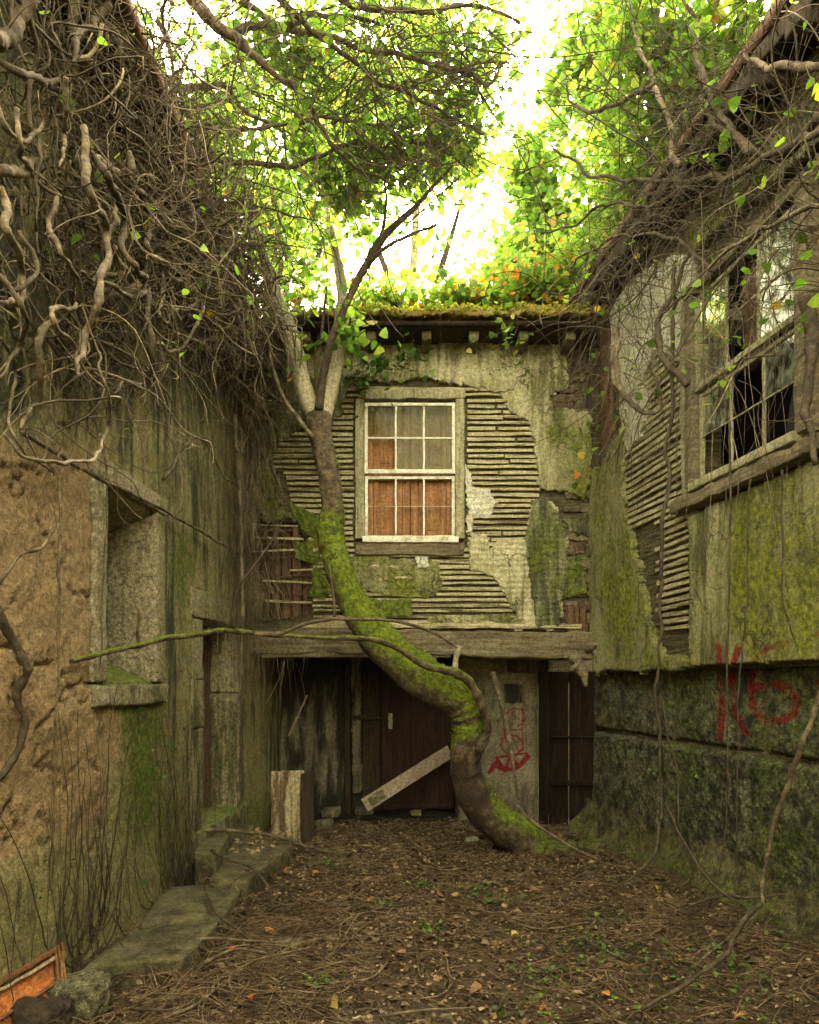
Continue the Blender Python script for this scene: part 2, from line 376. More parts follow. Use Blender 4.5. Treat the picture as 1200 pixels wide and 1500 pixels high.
M['right_plaster'] = surf('right_green_plaster', (.36, .34, .15), (.60, .56, .34), stain=(.09, .09, .035), moss=(.30, .31, .035), moss2=(.09, .105, .015), alt=(.22, .022, .02), alt_soft=.38, scale=6, bump=1., dist=.02, stain_b=.0, moss_b=-.15, crack=1)
M['interior'] = surf('dark_plaster', (.15, .13, .085), (.24, .21, .14), stain=(.02, .018, .014), moss=(.05, .05, .03), alt=(.15, .012, .014), scale=4, bump=.6, stain_b=-.12, moss_b=-.7, alt_soft=.4)
M['lath'] = surf('weathered_lath', (.44, .38, .21), (.66, .60, .38), stain=(.12, .10, .055), moss=(.22, .23, .07), scale=9, grain=(.5, .5, 6), fine=50, bump=.9, dist=.01, stain_b=-.2, moss_b=-.45, streak=False)
M['backing'] = surf('mud_between_laths', (.13, .11, .06), (.23, .195, .11), stain=(.03, .025, .015), moss=(.1, .11, .03), scale=9, grain=(.6, .6, 7), bump=1., dist=.02, stain_b=-.1, moss_b=-.6, streak=False)
M['oak'] = surf('grey_oak_beam', (.17, .135, .08), (.30, .25, .155), stain=(.05, .04, .025), moss=(.16, .17, .05), scale=5, grain=(.7, .7, 7), fine=45, bump=1., dist=.015, stain_b=-.2, moss_b=-.42, streak=False)
M['post'] = surf('weathered_upright', (.30, .275, .155), (.50, .46, .29), stain=(.10, .09, .05), moss=(.2, .24, .05), scale=5, grain=(7, 7, .5), fine=50, bump=.9, dist=.008, stain_b=-.25, moss_b=-.35, streak=False)
M['darkwood'] = surf('dark_rotten_wood', (.035, .024, .016), (.08, .055, .034), stain=(.015, .012, .01), moss=(.06, .06, .02), scale=5, grain=(7, 7, .6), fine=45, bump=1., dist=.012, stain_b=-.2, moss_b=-.7, streak=False)
M['redwood'] = surf('rusty_red_boards', (.11, .06, .036), (.20, .12, .075), stain=(.05, .03, .02), moss=(.14, .13, .05), scale=5, grain=(8, 8, .6), fine=45, bump=1., dist=.01, stain_b=-.2, moss_b=-.6, streak=False)
M['mauve'] = surf('faded_maroon_door', (.035, .017, .014), (.065, .033, .027), stain=(.03, .018, .015), moss=(.07, .06, .05), scale=5, grain=(7, 7, .6), fine=45, bump=.8, stain_b=-.15, moss_b=-.6, streak=False)
M['white_paint'] = surf('peeling_white_paint', (.74, .71, .60), (.82, .80, .72), stain=(.30, .24, .13), moss=(.38, .38, .18), scale=14, grain=(1, 1, 1), fine=80, bump=.5, dist=.004, stain_b=-.16, moss_b=-.42, streak=False, grit=.3)
M['shutter'] = surf('orange_shutter', (.25, .115, .05), (.42, .21, .10), stain=(.13, .06, .03), moss=(.30, .27, .06), scale=5, grain=(8, 8, .7), fine=60, bump=.5, dist=.004, stain_b=-.35, moss_b=-.5, streak=False)
M['stump_board'] = surf('peeling_board', (.14, .085, .05), (.22, .14, .085), stain=(.05, .03, .02), moss=(.52, .46, .28), moss2=(.38, .32, .19), scale=4, grain=(7, 7, .7), fine=40, bump=1., dist=.01, stain_b=-.3, moss_b=-.22, streak=False)
M['plank'] = surf('pale_plank', (.34, .27, .19), (.42, .35, .26), stain=(.13, .1, .07), moss=(.2, .2, .1), scale=6, fine=60, bump=.5, stain_b=-.4, moss_b=-.8, streak=False)
M['bark'] = surf('mossy_bark', (.085, .06, .038), (.23, .175, .105), stain=(.05, .032, .022), moss=(.20, .25, .018), moss2=(.07, .10, .01), scale=13, grain=(1, 1, .8), fine=70, bump=1., dist=.028, stain_b=-.08, moss_b=-.24, moss_up=.8, streak=False)
M['bark_pale'] = surf('pale_bark', (.33, .29, .18), (.48, .43, .28), stain=(.16, .13, .07), moss=(.3, .34, .06), scale=9, grain=(1, 1, .5), fine=60, bump=.7, stain_b=-.3, moss_b=-.45, moss_up=.1, streak=False)
M['vine'] = surf('vine_bark', (.07, .052, .032), (.235, .185, .115), stain=(.07, .05, .035), moss=(.2, .2, .07), scale=10, fine=60, bump=1., dist=.006, stain_b=-.2, moss_b=-.7, streak=False)
M['vine_dark'] = surf('dark_vine_bark', (.05, .036, .023), (.11, .083, .052), stain=(.03, .022, .015), moss=(.13, .14, .05), scale=10, fine=60, bump=1., dist=.006, stain_b=-.2, moss_b=-.7, streak=False)
M['strand'] = surf('dry_strands', (.065, .046, .028), (.33, .26, .16), stain=(.07, .05, .03), moss=(.2, .22, .06), scale=3, fine=30, bump=.2, stain_b=-.25, moss_b=-.7, streak=False)
M['twig'] = surf('dry_twigs', (.10, .065, .033), (.30, .21, .12), stain=(.05, .035, .025), moss=(.2, .2, .06), scale=5, fine=40, bump=.3, stain_b=-.2, moss_b=-.7, streak=False)
M['ground'] = surf('leaf_mould', (.045, .03, .017), (.12, .082, .045), stain=(.025, .017, .01), moss=(.09, .11, .02), moss2=(.05, .06, .012), alt=(.2, .17, .11), scale=7, fine=45, bump=1., dist=.03, stain_b=-.2, moss_b=-.5, streak=False, speck=.5)
M['slab'] = surf('mossy_flagstone', (.085, .072, .04), (.19, .16, .095), stain=(.035, .028, .017), moss=(.09, .11, .018), moss2=(.05, .065, .015), scale=7, fine=60, bump=.9, dist=.012, stain_b=-.2, moss_b=-.2, streak=False)
M['lichen_rock'] = surf('lichen_rock', (.11, .10, .055), (.22, .20, .12), stain=(.04, .035, .02), moss=(.48, .46, .22), moss2=(.18, .2, .05), grit=.9, scale=26, fine=70, bump=1., dist=.015, stain_b=-.2, moss_b=-.3, streak=False)
M['rust'] = surf('orange_rust', (.42, .13, .035), (.56, .20, .06), stain=(.13, .045, .02), moss=(.3, .25, .1), scale=9, fine=60, bump=.8, stain_b=-.2, moss_b=-.65, streak=False)
M['rust_dark'] = surf('dark_rust', (.16, .07, .03), (.30, .15, .07), stain=(.06, .03, .02), moss=(.2, .17, .08), scale=9, fine=60, bump=.8, stain_b=-.2, moss_b=-.65, streak=False)
M['roofmoss'] = surf('orange_roof_moss', (.30, .20, .05), (.42, .36, .09), stain=(.25, .09, .03), moss=(.34, .40, .05), scale=9, fine=60, bump=1., dist=.03, stain_b=-.15, moss_b=-.25, streak=False)
M['tile'] = surf('clay_tile', (.12, .065, .04), (.2, .11, .065), stain=(.08, .05, .035), moss=(.2, .22, .05), scale=9, bump=.8, stain_b=-.1, moss_b=-.2, streak=False)
M['black'] = surf('dark_room', (.02, .017, .013), (.035, .03, .022), bump=.3, stain_b=-.6, moss_b=-1, streak=False)  # near-black colour stands in for shade inside rooms and voids
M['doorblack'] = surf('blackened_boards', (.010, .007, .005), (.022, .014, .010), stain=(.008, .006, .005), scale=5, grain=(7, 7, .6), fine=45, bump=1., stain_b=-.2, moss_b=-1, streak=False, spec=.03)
M['brickdull'] = surf('dull_rubble_brick', (.10, .07, .045), (.19, .135, .085), stain=(.04, .03, .02), moss=(.12, .12, .03), scale=12, bump=1., stain_b=-.05, moss_b=-.45, streak=False, grit=.8)
M['rubble'] = surf('pale_rubble', (.40, .37, .30), (.55, .52, .44), stain=(.2, .17, .12), moss=(.2, .22, .08), scale=12, bump=.8, stain_b=-.3, moss_b=-.6, streak=False)
G1 = [(0, (.055, .105, .012)), (.35, (.11, .21, .02)), (.7, (.20, .34, .03)), (.93, (.36, .46, .05)), (.985, (.62, .36, .04)), (1, (.6, .22, .03))]
G2 = [(0, (.07, .16, .03)), (.5, (.18, .29, .05)), (.9, (.30, .38, .08)), (.975, (.45, .32, .07)), (1, (.5, .18, .04))]
M['leaf'] = leafmat('green_leaf', G1, .6)
M['leaf_mid'] = leafmat('canopy_leaf', [(0, (.05, .11, .02)), (.4, (.13, .22, .03)), (.85, (.25, .34, .055)), (.975, (.36, .32, .07)), (1, (.45, .18, .04))], .6)
M['leaf_light'] = leafmat('backlit_leaf', G2, .6)  # paler leaf tones, some of the backlight is put into the colour
M['leaf_dark'] = leafmat('dark_ivy_leaf', [(0, (.03, .07, .01)), (.6, (.07, .15, .02)), (1, (.16, .28, .04))], .35)
M['seedling'] = leafmat('seedling_leaf', [(0, (.03, .07, .01)), (.6, (.07, .15, .02)), (1, (.17, .26, .04))], .3)
M['litter'] = leafmat('dead_leaf', [(0, (.055, .034, .017)), (.5, (.16, .105, .05)), (.8, (.28, .195, .10)), (.93, (.36, .27, .15)), (.97, (.48, .17, .04)), (1, (.55, .15, .03))], .12, (1, .9, .7))
M['orange_leaf'] = leafmat('orange_fallen_leaf', [(0, (.32, .085, .02)), (.5, (.38, .16, .04)), (.8, (.24, .13, .06)), (1, (.42, .32, .08))], .15, (1, .9, .7))
M['glass'] = glassmat('dusty_pane', .13, (.30, .32, .12))
M['glass_clear'] = glassmat('window_pane', .25, (.5, .52, .42))

# ================================================================== GROUND
def ground_h(X, Y):
    P = np.stack([X, Y, np.zeros_like(X)], -1)
    h = .05 * fbm(P * .9, 3, 3) + .022 * fbm(P * 4, 4, 5) + .010 * fbm(P * 16, 3, 9)
    h = h + .02 * np.exp(-((X + .4) / .4) ** 2) * sstep(6.5, 3.5, Y) - .03 * sstep(-1.0, -1.3, X) + .06 * sstep(1.0, 2.0, X) * sstep(6.8, 5, Y)
    return h * sstep(12, 8, np.abs(Y) + np.abs(X) * .2) * 1.0
def make_ground():
    gx = np.unique(np.concatenate([np.linspace(-80, -3, 12), np.arange(-3, 3.2, .028), np.linspace(3.2, 80, 12)]))
    gy = np.unique(np.concatenate([np.linspace(-60, 1.5, 14), np.arange(1.5, 9.2, .028), np.linspace(9.2, 90, 14)]))
    X, Y = np.meshgrid(gx, gy, indexing='ij'); Z = ground_h(X, Y)
    V = np.stack([X.ravel(), Y.ravel(), Z.ravel()], -1); n = len(gy); i, j = np.meshgrid(np.arange(len(gx) - 1), np.arange(n - 1), indexing='ij'); b = (i * n + j).ravel()
    Q = np.stack([b, b + n, b + n + 1, b + 1], -1); C = np.zeros((len(V), 3))
    X = X.ravel(); Y = Y.ravel()
    C[:, 0] = .15 * fbm(np.stack([X, Y, X * 0], -1) * 1.3, 3, 20) + .15 * sstep(5, 3, Y) * sstep(-.5, 1.5, X)
    C[:, 2] = .55 * np.exp(-((X + .6) / .7) ** 2 - ((Y - 6.1) / .45) ** 2) + .25 * np.exp(-((X - .1) / .5) ** 2 - ((Y - 4.4) / .5) ** 2)
    C[:, 1] = .5 * sstep(6.6, 7.6, Y)
    single('ground', dict(V=V, Q=Q, C=C), M['ground'], 'brown leaf mould on the courtyard floor', kind='structure')
make_ground()

# ================================================================== BACK HOUSE (facade with the window, open passage below)
house = empty('ruined_house', (.15, 7.3, 0), 'derelict house front with exposed laths, flaking plaster and one sash window', 'house')
def G2d(x, y, cx, cy, rx, ry): return np.exp(-((x - cx) / rx) ** 2 - ((y - cy) / ry) ** 2)
def fz(y): return FAC.sz(0, y)[1]
def fs_(x): return FAC.sz(x, 0)[0]
def hline(S_, Z_, amp=.012, pitch=.0575, seed=1):
    return amp * np.sin(Z_ / pitch * 2 * np.pi + 1.5 * fbm(np.stack([S_ * 2, Z_ * 4, S_ * 0], -1), 3, seed)) + amp * .9 * fbm(np.stack([S_ * 4, Z_ * 30, S_ * 0], -1), 3, seed + 4)
wall_px = [(352, 470), (888, 470), (888, 925), (352, 925)]
win_hole = [(531, 588), (670, 588), (670, 796), (531, 796)]
pit = [(362, 762), (432, 762), (452, 800), (455, 905), (362, 905)]
part('wall', sheet(FAC, wall_px, .02, .12, -.03, lambda s, z: hline(s, z), [win_hole, pit], seed=2), M['backing'], house)
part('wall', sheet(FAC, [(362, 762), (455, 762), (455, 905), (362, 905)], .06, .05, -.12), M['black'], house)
for i in range(6):      # upright boards seen in the rotten corner
    x0 = 364 + i * 15.5
    part('backing_board', pbox(FAC, fs_(x0), fs_(x0 + 13.5), fz(906), fz(760 + random.uniform(0, 14)), -.115, -.085 + random.uniform(-.01, .01), (2, 14, 1), .004, .012, 16), M['redwood'], house)
part('backing_board', pbox(FAC, fs_(362), fs_(385), fz(906), fz(866), -.08, -.0, (3, 5, 1), .004, .03, 16), M['oak'], house)
stud = part('stud', pbox(FAC, fs_(428), fs_(437), fz(908), fz(770), -.084, -.03, (1, 16, 1), .005, .015, 16), M['redwood'], house)
part('stud', pbox(FAC, fs_(388), fs_(393), fz(866), fz(800), -.084, -.05, (1, 9, 1), .004, .012, 16, roll=.5), M['redwood'], house)
# ---- laths
lath_mesh_n = [0]
def lath(pl, parent, s0, s1, zc, mat, h=.034, d0=-.012, d1=.013, tilt=0.0):
    L = abs(s1 - s0); n = max(3, int(L / .09))
    g = pbox(pl, s0, s1, zc - h / 2, zc + h / 2, d0, d1, (n, 1, 1), .0, 0); V = g['V']
    g['V'] = V + np.stack([fbm(V * A(5, 5, 30), 2, lath_mesh_n[0]) * .0, fbm(V * A(6, 6, 30), 2, lath_mesh_n[0] + 5) * .007, fbm(V * A(5, 5, 60), 3, lath_mesh_n[0] + 9) * .010], -1)
    c = (pl.P((s0 + s1) / 2, zc, 0)); ax = 0 if isinstance(pl, Front) else 1
    g['V'][:, 2] += (g['V'][:, ax] - c[ax]) * tilt
    g['C'] = np.tile(A(rng.uniform(-.15, .25), rng.uniform(-.1, .3), 0), (len(V), 1)); lath_mesh_n[0] += 3
    part('lath', g, mat, parent, smooth=False)
pitch = .0575
row = 0; z = fz(571)
def run_laths(x0, x1, zc, brk=.25):
    xs = [x0]; 
    if x1 - x0 > 60 and random.random() < brk + .3: xs.append(x0 + (x1 - x0) * random.uniform(.3, .7))
    xs.append(x1)
    for a, b in zip(xs[:-1], xs[1:]):
        lath(FAC, house, fs_(a + random.uniform(0, 2)), fs_(b - random.uniform(0, 3)), zc + random.uniform(-.004, .004), M['lath'], h=random.uniform(.026, .038), d1=random.uniform(.006, .018), tilt=random.uniform(-.008, .008))
while z > fz(912):
    y = 1000 - (z - EYE) / 7.1 * 1000
    if y < 582: run_laths(505, 815, z)
    elif y < 800:
        xl = 398 if y > 628 else 470
        if y > 690: xl = 415 + (y - 690) * .25
        if y > 762: xl = 452
        run_laths(xl, 519, z, .05); run_laths(684, 792 if y < 720 else 790, z)
    else: run_laths(458, 790 if y < 870 else 770, z, .4)
    z -= pitch; row += 1
for i, (y, xa, xb) in enumerate([(769, 364, 432), (777, 368, 425), (788, 366, 440), (797, 364, 420), (806, 366, 432), (817, 364, 431), (834, 424, 456), (843, 402, 457), (852, 384, 456), (868, 395, 440), (881, 388, 452), (905, 404, 470)]):
    lath(FAC, house, fs_(xa), fs_(xb + 4), fz(y), M['redwood' if i % 2 else 'lath'], h=.02, d0=-.035, d1=-.012, tilt=random.uniform(-.08, .08))
# ---- plaster that still clings
def cp(pts, sc=2.182, ox=350, oy=440): return [(ox + x / sc, oy + y / sc) for x, y in pts]
def pm(moss=0., stain=0., extra=None):
    def f(s, z):
        q = np.stack([s * 2.2, z * 1.6, s * 0], -1); C = np.zeros((len(s), 3)); C[:, 0] = moss + .35 * fbm(q, 3, 41); C[:, 1] = stain + .3 * fbm(q * 1.4 + 9, 3, 47)
        if extra: extra(s, z, C)
        return C
    return f
def bumpy(amp, fs=6., seed=0): return lambda s, z: amp * fbm(np.stack([s * fs, z * fs, s * 0 + seed], -1), 5, seed)
def right_top(s, z, C):
    x, y = FAC.px(s, z); C[:, 1] += .35 * G2d(x, y, 800, 560, 22, 60); C[:, 0] += .35 * sstep(775, 815, x) * sstep(590, 640, y); C[:, 1] += .25 * sstep(545, 520, y)
plast = [
 (cp([(-5, 135), (1042, 135), (1045, 285), (985, 298), (1000, 345), (1112, 365), (1122, 420), (1118, 590), (1095, 645), (1050, 615), (962, 602), (950, 500), (930, 400), (860, 345), (830, 292), (720, 277), (600, 252), (480, 262), (340, 250), (-5, 250)]), 'plaster', pm(-.02, 0, right_top), .035, .028),
 (cp([(-5, 236), (345, 236), (350, 300), (300, 400), (200, 418), (130, 452), (103, 520), (120, 640), (190, 705), (-5, 705)]), 'plaster_green', pm(.05, .1), .03, .03),
 (cp([(155, 648), (250, 688), (262, 770), (190, 722)]), 'plaster_green', pm(.25), .02, .02),
 (cp([(176, 778), (258, 772), (255, 850), (180, 832)]), 'plaster_green', pm(.2), .02, .02),
 (cp([(256, 836), (296, 925), (280, 958), (222, 952), (235, 880)]), 'plaster_green', pm(.4), .02, .02),
 (cp([(727, 528), (741, 543), (748, 600), (800, 612), (828, 650), (800, 695), (752, 700), (742, 748), (727, 748)]), 'plaster_white', pm(0), .024, .02),
 (cp([(733, 752), (782, 748), (792, 790), (842, 772), (925, 765), (932, 650), (1000, 643), (1042, 740), (1048, 850), (1032, 960), (1020, 1050), (868, 1048), (882, 1000), (842, 922), (800, 882), (760, 872), (731, 842)]), 'plaster', pm(-.15, -.05), .03, .03),
 (cp([(932, 648), (985, 640), (1020, 690), (1040, 760), (1046, 850), (1030, 960), (1018, 1046), (950, 1046), (930, 900), (915, 780)]), 'plaster_green', pm(.0, .22), .05, .02),
 (cp([(362, 822), (420, 815), (520, 828), (640, 838), (640, 868), (652, 915), (600, 955), (545, 950), (460, 935), (372, 925)]), 'plaster', pm(.25, .15), .019, .02),
 (cp([(565, 815), (604, 818), (606, 855), (568, 858)]), 'plaster_white', pm(0), .026, .01),
 (cp([(376, 958), (553, 955), (552, 1010), (390, 1012)]), 'plaster_green', pm(.3), .022, .014),
 (cp([(600, 1012), (868, 1000), (880, 1038), (760, 1046), (640, 1048)]), 'plaster', pm(.25, .05), .02, .022),
 (cp([(1045, 700), (1112, 690), (1112, 760), (1050, 742)]), 'plaster_green', pm(.1, .2), .02, .03),
 (cp([(1045, 830), (1110, 815), (1112, 940), (1048, 950)]), 'plaster_green', pm(.25, .15), .018, .02),
]
for i, (poly, mt, mf, th, rag) in enumerate(plast):
    g = sheet(FAC, poly, .0105, .05, th, (lambda bb_: (lambda s_, z_: bb_(s_, z_) + hline(s_, z_, .0032) * (.3 + .7 * sstep(-.2, .3, fbm(np.stack([s_ * 1.6, z_ * 1.6, s_ * 0], -1), 2, 55)))))(bumpy(.011, 9, i)), (), rag * 1.9, 10, mf, seed=i * 3 + 1)
    if g: part('plaster_patch', g, M[mt], house)
# rubble and bricks in the right corner
for r_ in range(15):
    y = 632 + r_ * 20.5 if r_ > 0 else 600
    if y > 905: break
    x = 830 + random.uniform(-6, 2)
    while x < 862:
        w = random.uniform(12, 26); part('brick', pbox(FAC, fs_(x), fs_(min(x + w, 866)), fz(y + 16), fz(y + random.uniform(0, 4)), -.03, random.uniform(-.012, .015), (3, 2, 1), .008, .02, 14), M[random.choice(['oak', 'brickdull', 'oak', 'backing'])], house, smooth=False); x += w + 1.5
for y in (565, 578, 590): part('brick', pbox(FAC, fs_(804), fs_(842), fz(y + 11), fz(y), -.02, .012, (5, 2, 1), .006, .014, 14), M['brickdull'], house, smooth=False)
part('brick', pbox(FAC, fs_(829), fs_(858), fz(560), fz(514), -.03, -.005, (3, 4, 1), .008, .02, 14), M['brickdull'], house, smooth=False)
for x in (830, 839.5, 849): part('splintered_board', pbox(FAC, fs_(x), fs_(x + 8.5), fz(928), fz(884 + random.uniform(0, 8)), -.02, .02 + random.uniform(0, .02), (2, 6, 1), .004, .015, 16), M['redwood'], house, smooth=False)
part('corner_post', pbox(FAC, fs_(862), fs_(880), fz(925), fz(470), -.05, -.02, (2, 20, 1), .01, .02, 9), M['darkwood'], house)
# ---- main beam
g = pbox(FAC, fs_(352), fs_(878), fz(958), fz(922), -.22, .07, (70, 6, 4), .02, .03, 7)
g['V'][:, 2] -= .028 * sstep(-.6, 1.6, g['V'][:, 0]) + .02 * sstep(.2, 1.2, g['V'][:, 0]) * (g['V'][:, 2] < fz(940))
part('beam', g, M['oak'], house)
part('beam_plank', pbox(FAC, fs_(385), fs_(660), fz(963), fz(951), -.18, .05, (40, 1, 2), .008, .014, 7), M['oak'], house)
part('batten', pbox(FAC, fs_(440), fs_(850), fz(921), fz(914), -.02, .05, (50, 1, 2), .006, .018, 7), M['lath'], house)
for k, (x0, y0, x1, y1, r0) in enumerate([(842, 960, 856, 1006, 9), (850, 962, 834, 985, 6), (868, 950, 876, 990, 5), (862, 948, 880, 938, 7)]):
    part('broken_timber', limb([at(x0, y0, 7.0), at((x0 + x1) / 2 + 4, (y0 + y1) / 2, 6.95), at(x1, y1, 6.92)], [r0 * .0075, r0 * .006, r0 * .002], 16, 8, .35, 40, k, wob=.03), M['oak'], house)
# ---- eaves
ev = part('fascia', pbox(FAC, -1.9, 2.0, fz(503), fz(470), .0, .03, (60, 3, 1), .006, .02, 5), M['darkwood'], house)
part('soffit', pbox(FAC, -1.9, 2.0, 5.10, 5.13, -.3, .36, (40, 1, 3), .004, .012, 5), M['darkwood'], house)
for x in (455, 546, 624, 690, 760, 826): part('rafter_end', pbox(FAC, fs_(x - 6.5), fs_(x + 6.5), 5.005, 5.097, .02, .32, (1, 1, 3), .008, .012, 12), M['oak'], house)
part('eave_board', pbox(FAC, -1.9, 2.0, 5.10, 5.165, .36, .385, (60, 1, 1), .004, .014, 6), M['darkwood'], house)
part('cornice_strip', pbox(FAC, fs_(500), fs_(840), fz(507), fz(502), .03, .06, (50, 1, 1), .006, .012, 6), M['plank'], house)
for i in range(24):
    x0 = -1.95 + i * .168; th = np.linspace(0, np.pi, 7); L = 1.6
    V = []; 
    for yy, zz in ((6.62, 5.165), (6.62 + L, 5.165 + L * .42)):
        for t in th: V.append((x0 + .078 * math.cos(t), yy, zz + .05 * math.sin(t)))
        for t in th[::-1]: V.append((x0 + .064 * math.cos(t), yy, zz + .037 * math.sin(t)))
    n = 14; Q = [(a, (a + 1) % n, n + (a + 1) % n, n + a) for a in range(n)]; Q += [(a, a + 1, 12 - a, 13 - a) for a in range(6)]
    part('roof_tile', dict(V=np.array(V) + rng.normal(0, .004, 3), Q=np.array(Q), C=np.zeros((28, 3))), M['tile'], house)
V, Q = boxgrid((1.95, .82, .02), (2, 2, 1)); Rr = np.array([[1, 0, 0], [0, math.cos(.4), -math.sin(.4)], [0, math.sin(.4), math.cos(.4)]])
part('roof', dict(V=V @ Rr.T + A(0.03, 7.42, 5.43), Q=Q), M['darkwood'], house)
# mossy crust along the roof edge
V, Q = boxgrid((1.93, .13, .022), (220, 10, 2), .015); V = V + A(.02, 6.72, 5.202); 
nn = fbm(V * A(7, 7, 7), 4, 77); V[:, 2] += nn * .05 + .035 * fbm(V * 26, 3, 71) - .02 * (V[:, 1] < 6.66); V[:, 1] += .03 * fbm(V * 9, 3, 73)
part('moss_crust', dict(V=V, Q=Q, C=np.stack([.2 * nn, nn * 0, nn * 0], -1)), M['roofmoss'], house, kind='stuff')
# ---- sash window builder
def sash_window(parent, pl, s0, s1, z0, z1, panes_up, panes_lo, frame_mat, sash_mat, dirty, shutters=None, mid=None, near_white=True):
    fw = .092; W_ = s1 - s0; zm = mid if mid else z0 + (z1 - z0) * .49
    win = part('window', pbox(pl, s0 - fw, s0, z0 - .02, z1 + .03, -.05, .052, (2, 24, 1), .005, .010, 9), frame_mat, parent)
    part('casing', pbox(pl, s1, s1 + fw, z0 - .02, z1 + .03, -.05, .050, (2, 24, 1), .005, .010, 9), frame_mat, win)
    part('casing', pbox(pl, s0 - fw * .7, s1 + fw * 1.1, z1 + .032, z1 + .032 + fw, -.05, .056, (24, 2, 1), .005, .012, 9), frame_mat, win)
    part('sill', pbox(pl, s0 - .02, s1 + .03, z0 - .065, z0 - .002, -.06, .075, (20, 1, 2), .006, .008, 9), sash_mat, win)
    part('apron', pbox(pl, s0 - fw, s1 + fw, z0 - .19, z0 - .068, -.04, .048, (24, 3, 1), .008, .022, 9), M['oak'], win)
    for (a0, a1, d, glass, t) in ((zm, z1, .0, panes_up, 'u'), (z0, zm - .012, -.035, panes_lo, 'l')):
        bw = .034; dz = (d, d + .028)
        for (u0, u1) in ((s0 + .002, s0 + .002 + bw), (s1 - .002 - bw, s1 - .002)): part('stile', pbox(pl, u0, u1, a0 + .002, a1 - .002, *dz, (1, 12, 1), .003, .004, 14), sash_mat, win)
        part('rail', pbox(pl, s0 + bw + .003, s1 - bw - .003, a1 - .032, a1 - .002, dz[0], dz[1] - .002, (12, 1, 1), .003, .004, 14), sash_mat, win)
        part('rail', pbox(pl, s0 + bw + .003, s1 - bw - .003, a0 + .002, a0 + (.045 if t == 'u' else .02), dz[0], dz[1] + .003, (12, 1, 1), .003, .006, 14), sash_mat, win)
        cw = (W_ - 2 * bw) / 3; zc = (a0 + a1) / 2 + .005
        for j in (1, 2): part('glazing_bar', pbox(pl, s0 + bw + j * cw - .010, s0 + bw + j * cw + .010, a0 + .02, a1 - .03, d + .004, d + .022, (1, 14, 1), .003, .005, 14), sash_mat, win)
        part('glazing_bar', pbox(pl, s0 + bw, s1 - bw, zc - (.009 if t == 'u' else .005), zc + (.009 if t == 'u' else .005), d + .006, d + .019, (14, 1, 1), .003, .003, 14), sash_mat if t == 'u' else M['lath'], win)
        for j in range(3):
            for i in range(2):
                if (j, i) in glass:
                    q0, q1 = s0 + bw + j * cw + .006, s0 + bw + (j + 1) * cw - .006; y0, y1 = ((a0 + .03, zc - .004) if i == 0 else (zc + .004, a1 - .03))
                    part('pane', pbox(pl, q0, q1, y0, y1, d + .010, d + .013), dirty, win, smooth=False)
    return win
wz0, wz1 = fz(787), fz(591); ws0, ws1 = fs_(534), fs_(667)
win = sash_window(house, FAC, ws0, ws1, wz0, wz1, {(0, 1), (1, 0), (1, 1), (2, 0), (2, 1)}, set(), M['post'], M['white_paint'], M['glass'], mid=fz(695))
sx = lambda x: fs_(x); mid_s = sx(601)
def shut_mask(s, z):
    x, y = FAC.px(s, z); C = np.zeros((len(s), 3)); C[:, 0] = .5 * np.exp(-((x - 640) / 22) ** 2 - ((y - 760) / 28) ** 2) + .35 * np.exp(-((x - 607) / 8) ** 2 - ((y - 770) / 20) ** 2) + .2 * np.exp(-((x - 590) / 30) ** 2 - ((y - 665) / 20) ** 2)
    C[:, 1] = .25 * np.exp(-((y - 745) / 6) ** 2) + .55 * sstep(612, 596, y); return C
for sgn in (0, 1):
    a, b = (sx(535), mid_s - .002) if sgn == 0 else (mid_s + .002, sx(666))
    stile_in = (a, a + .045), (a + .05, a + .115), (b - .175, b - .085), (b - .082, b)
    sh = part('shutter', pbox(FAC, a, b, wz0 - .01, wz1 + .01, -.135, -.115, (12, 40, 1), maskf=shut_mask), M['shutter'], house)
    outer = (sx(536), sx(546)) if sgn == 0 else (sx(655), sx(665))
    inn = ((sx(577), sx(589)), (sx(590), sx(600.3))) if sgn == 0 else ((sx(602), sx(612)), (sx(613), sx(623)))
    fr = (sx(547), sx(554)) if sgn == 0 else (sx(647), sx(654))
    for (p, q) in (outer, *inn, fr): part('board', pbox(FAC, p, q, wz0, wz1, -.114, -.092, (2, 20, 1), .004, .002, maskf=shut_mask), M['shutter'], sh)
    pa, pb = (sx(554.3), sx(576.5)) if sgn == 0 else (sx(623.5), sx(646.5))
    yb = ((602, 674), (706, 770)) if sgn == 0 else ((602, 676), (702, 773))
    for (ya, yb_) in yb: part('panel', pbox(FAC, pa + .012, pb - .012, fz(yb_), fz(ya), -.114, -.109, (3, 10, 1), .002, maskf=shut_mask), M['shutter'], sh)
    for (ya, yb_) in ((680, 701), (775, 786)): part('rail', pbox(FAC, pa, pb, fz(yb_), fz(ya), -.114, -.094, (3, 2, 1), .004, maskf=shut_mask), M['shutter'], sh)
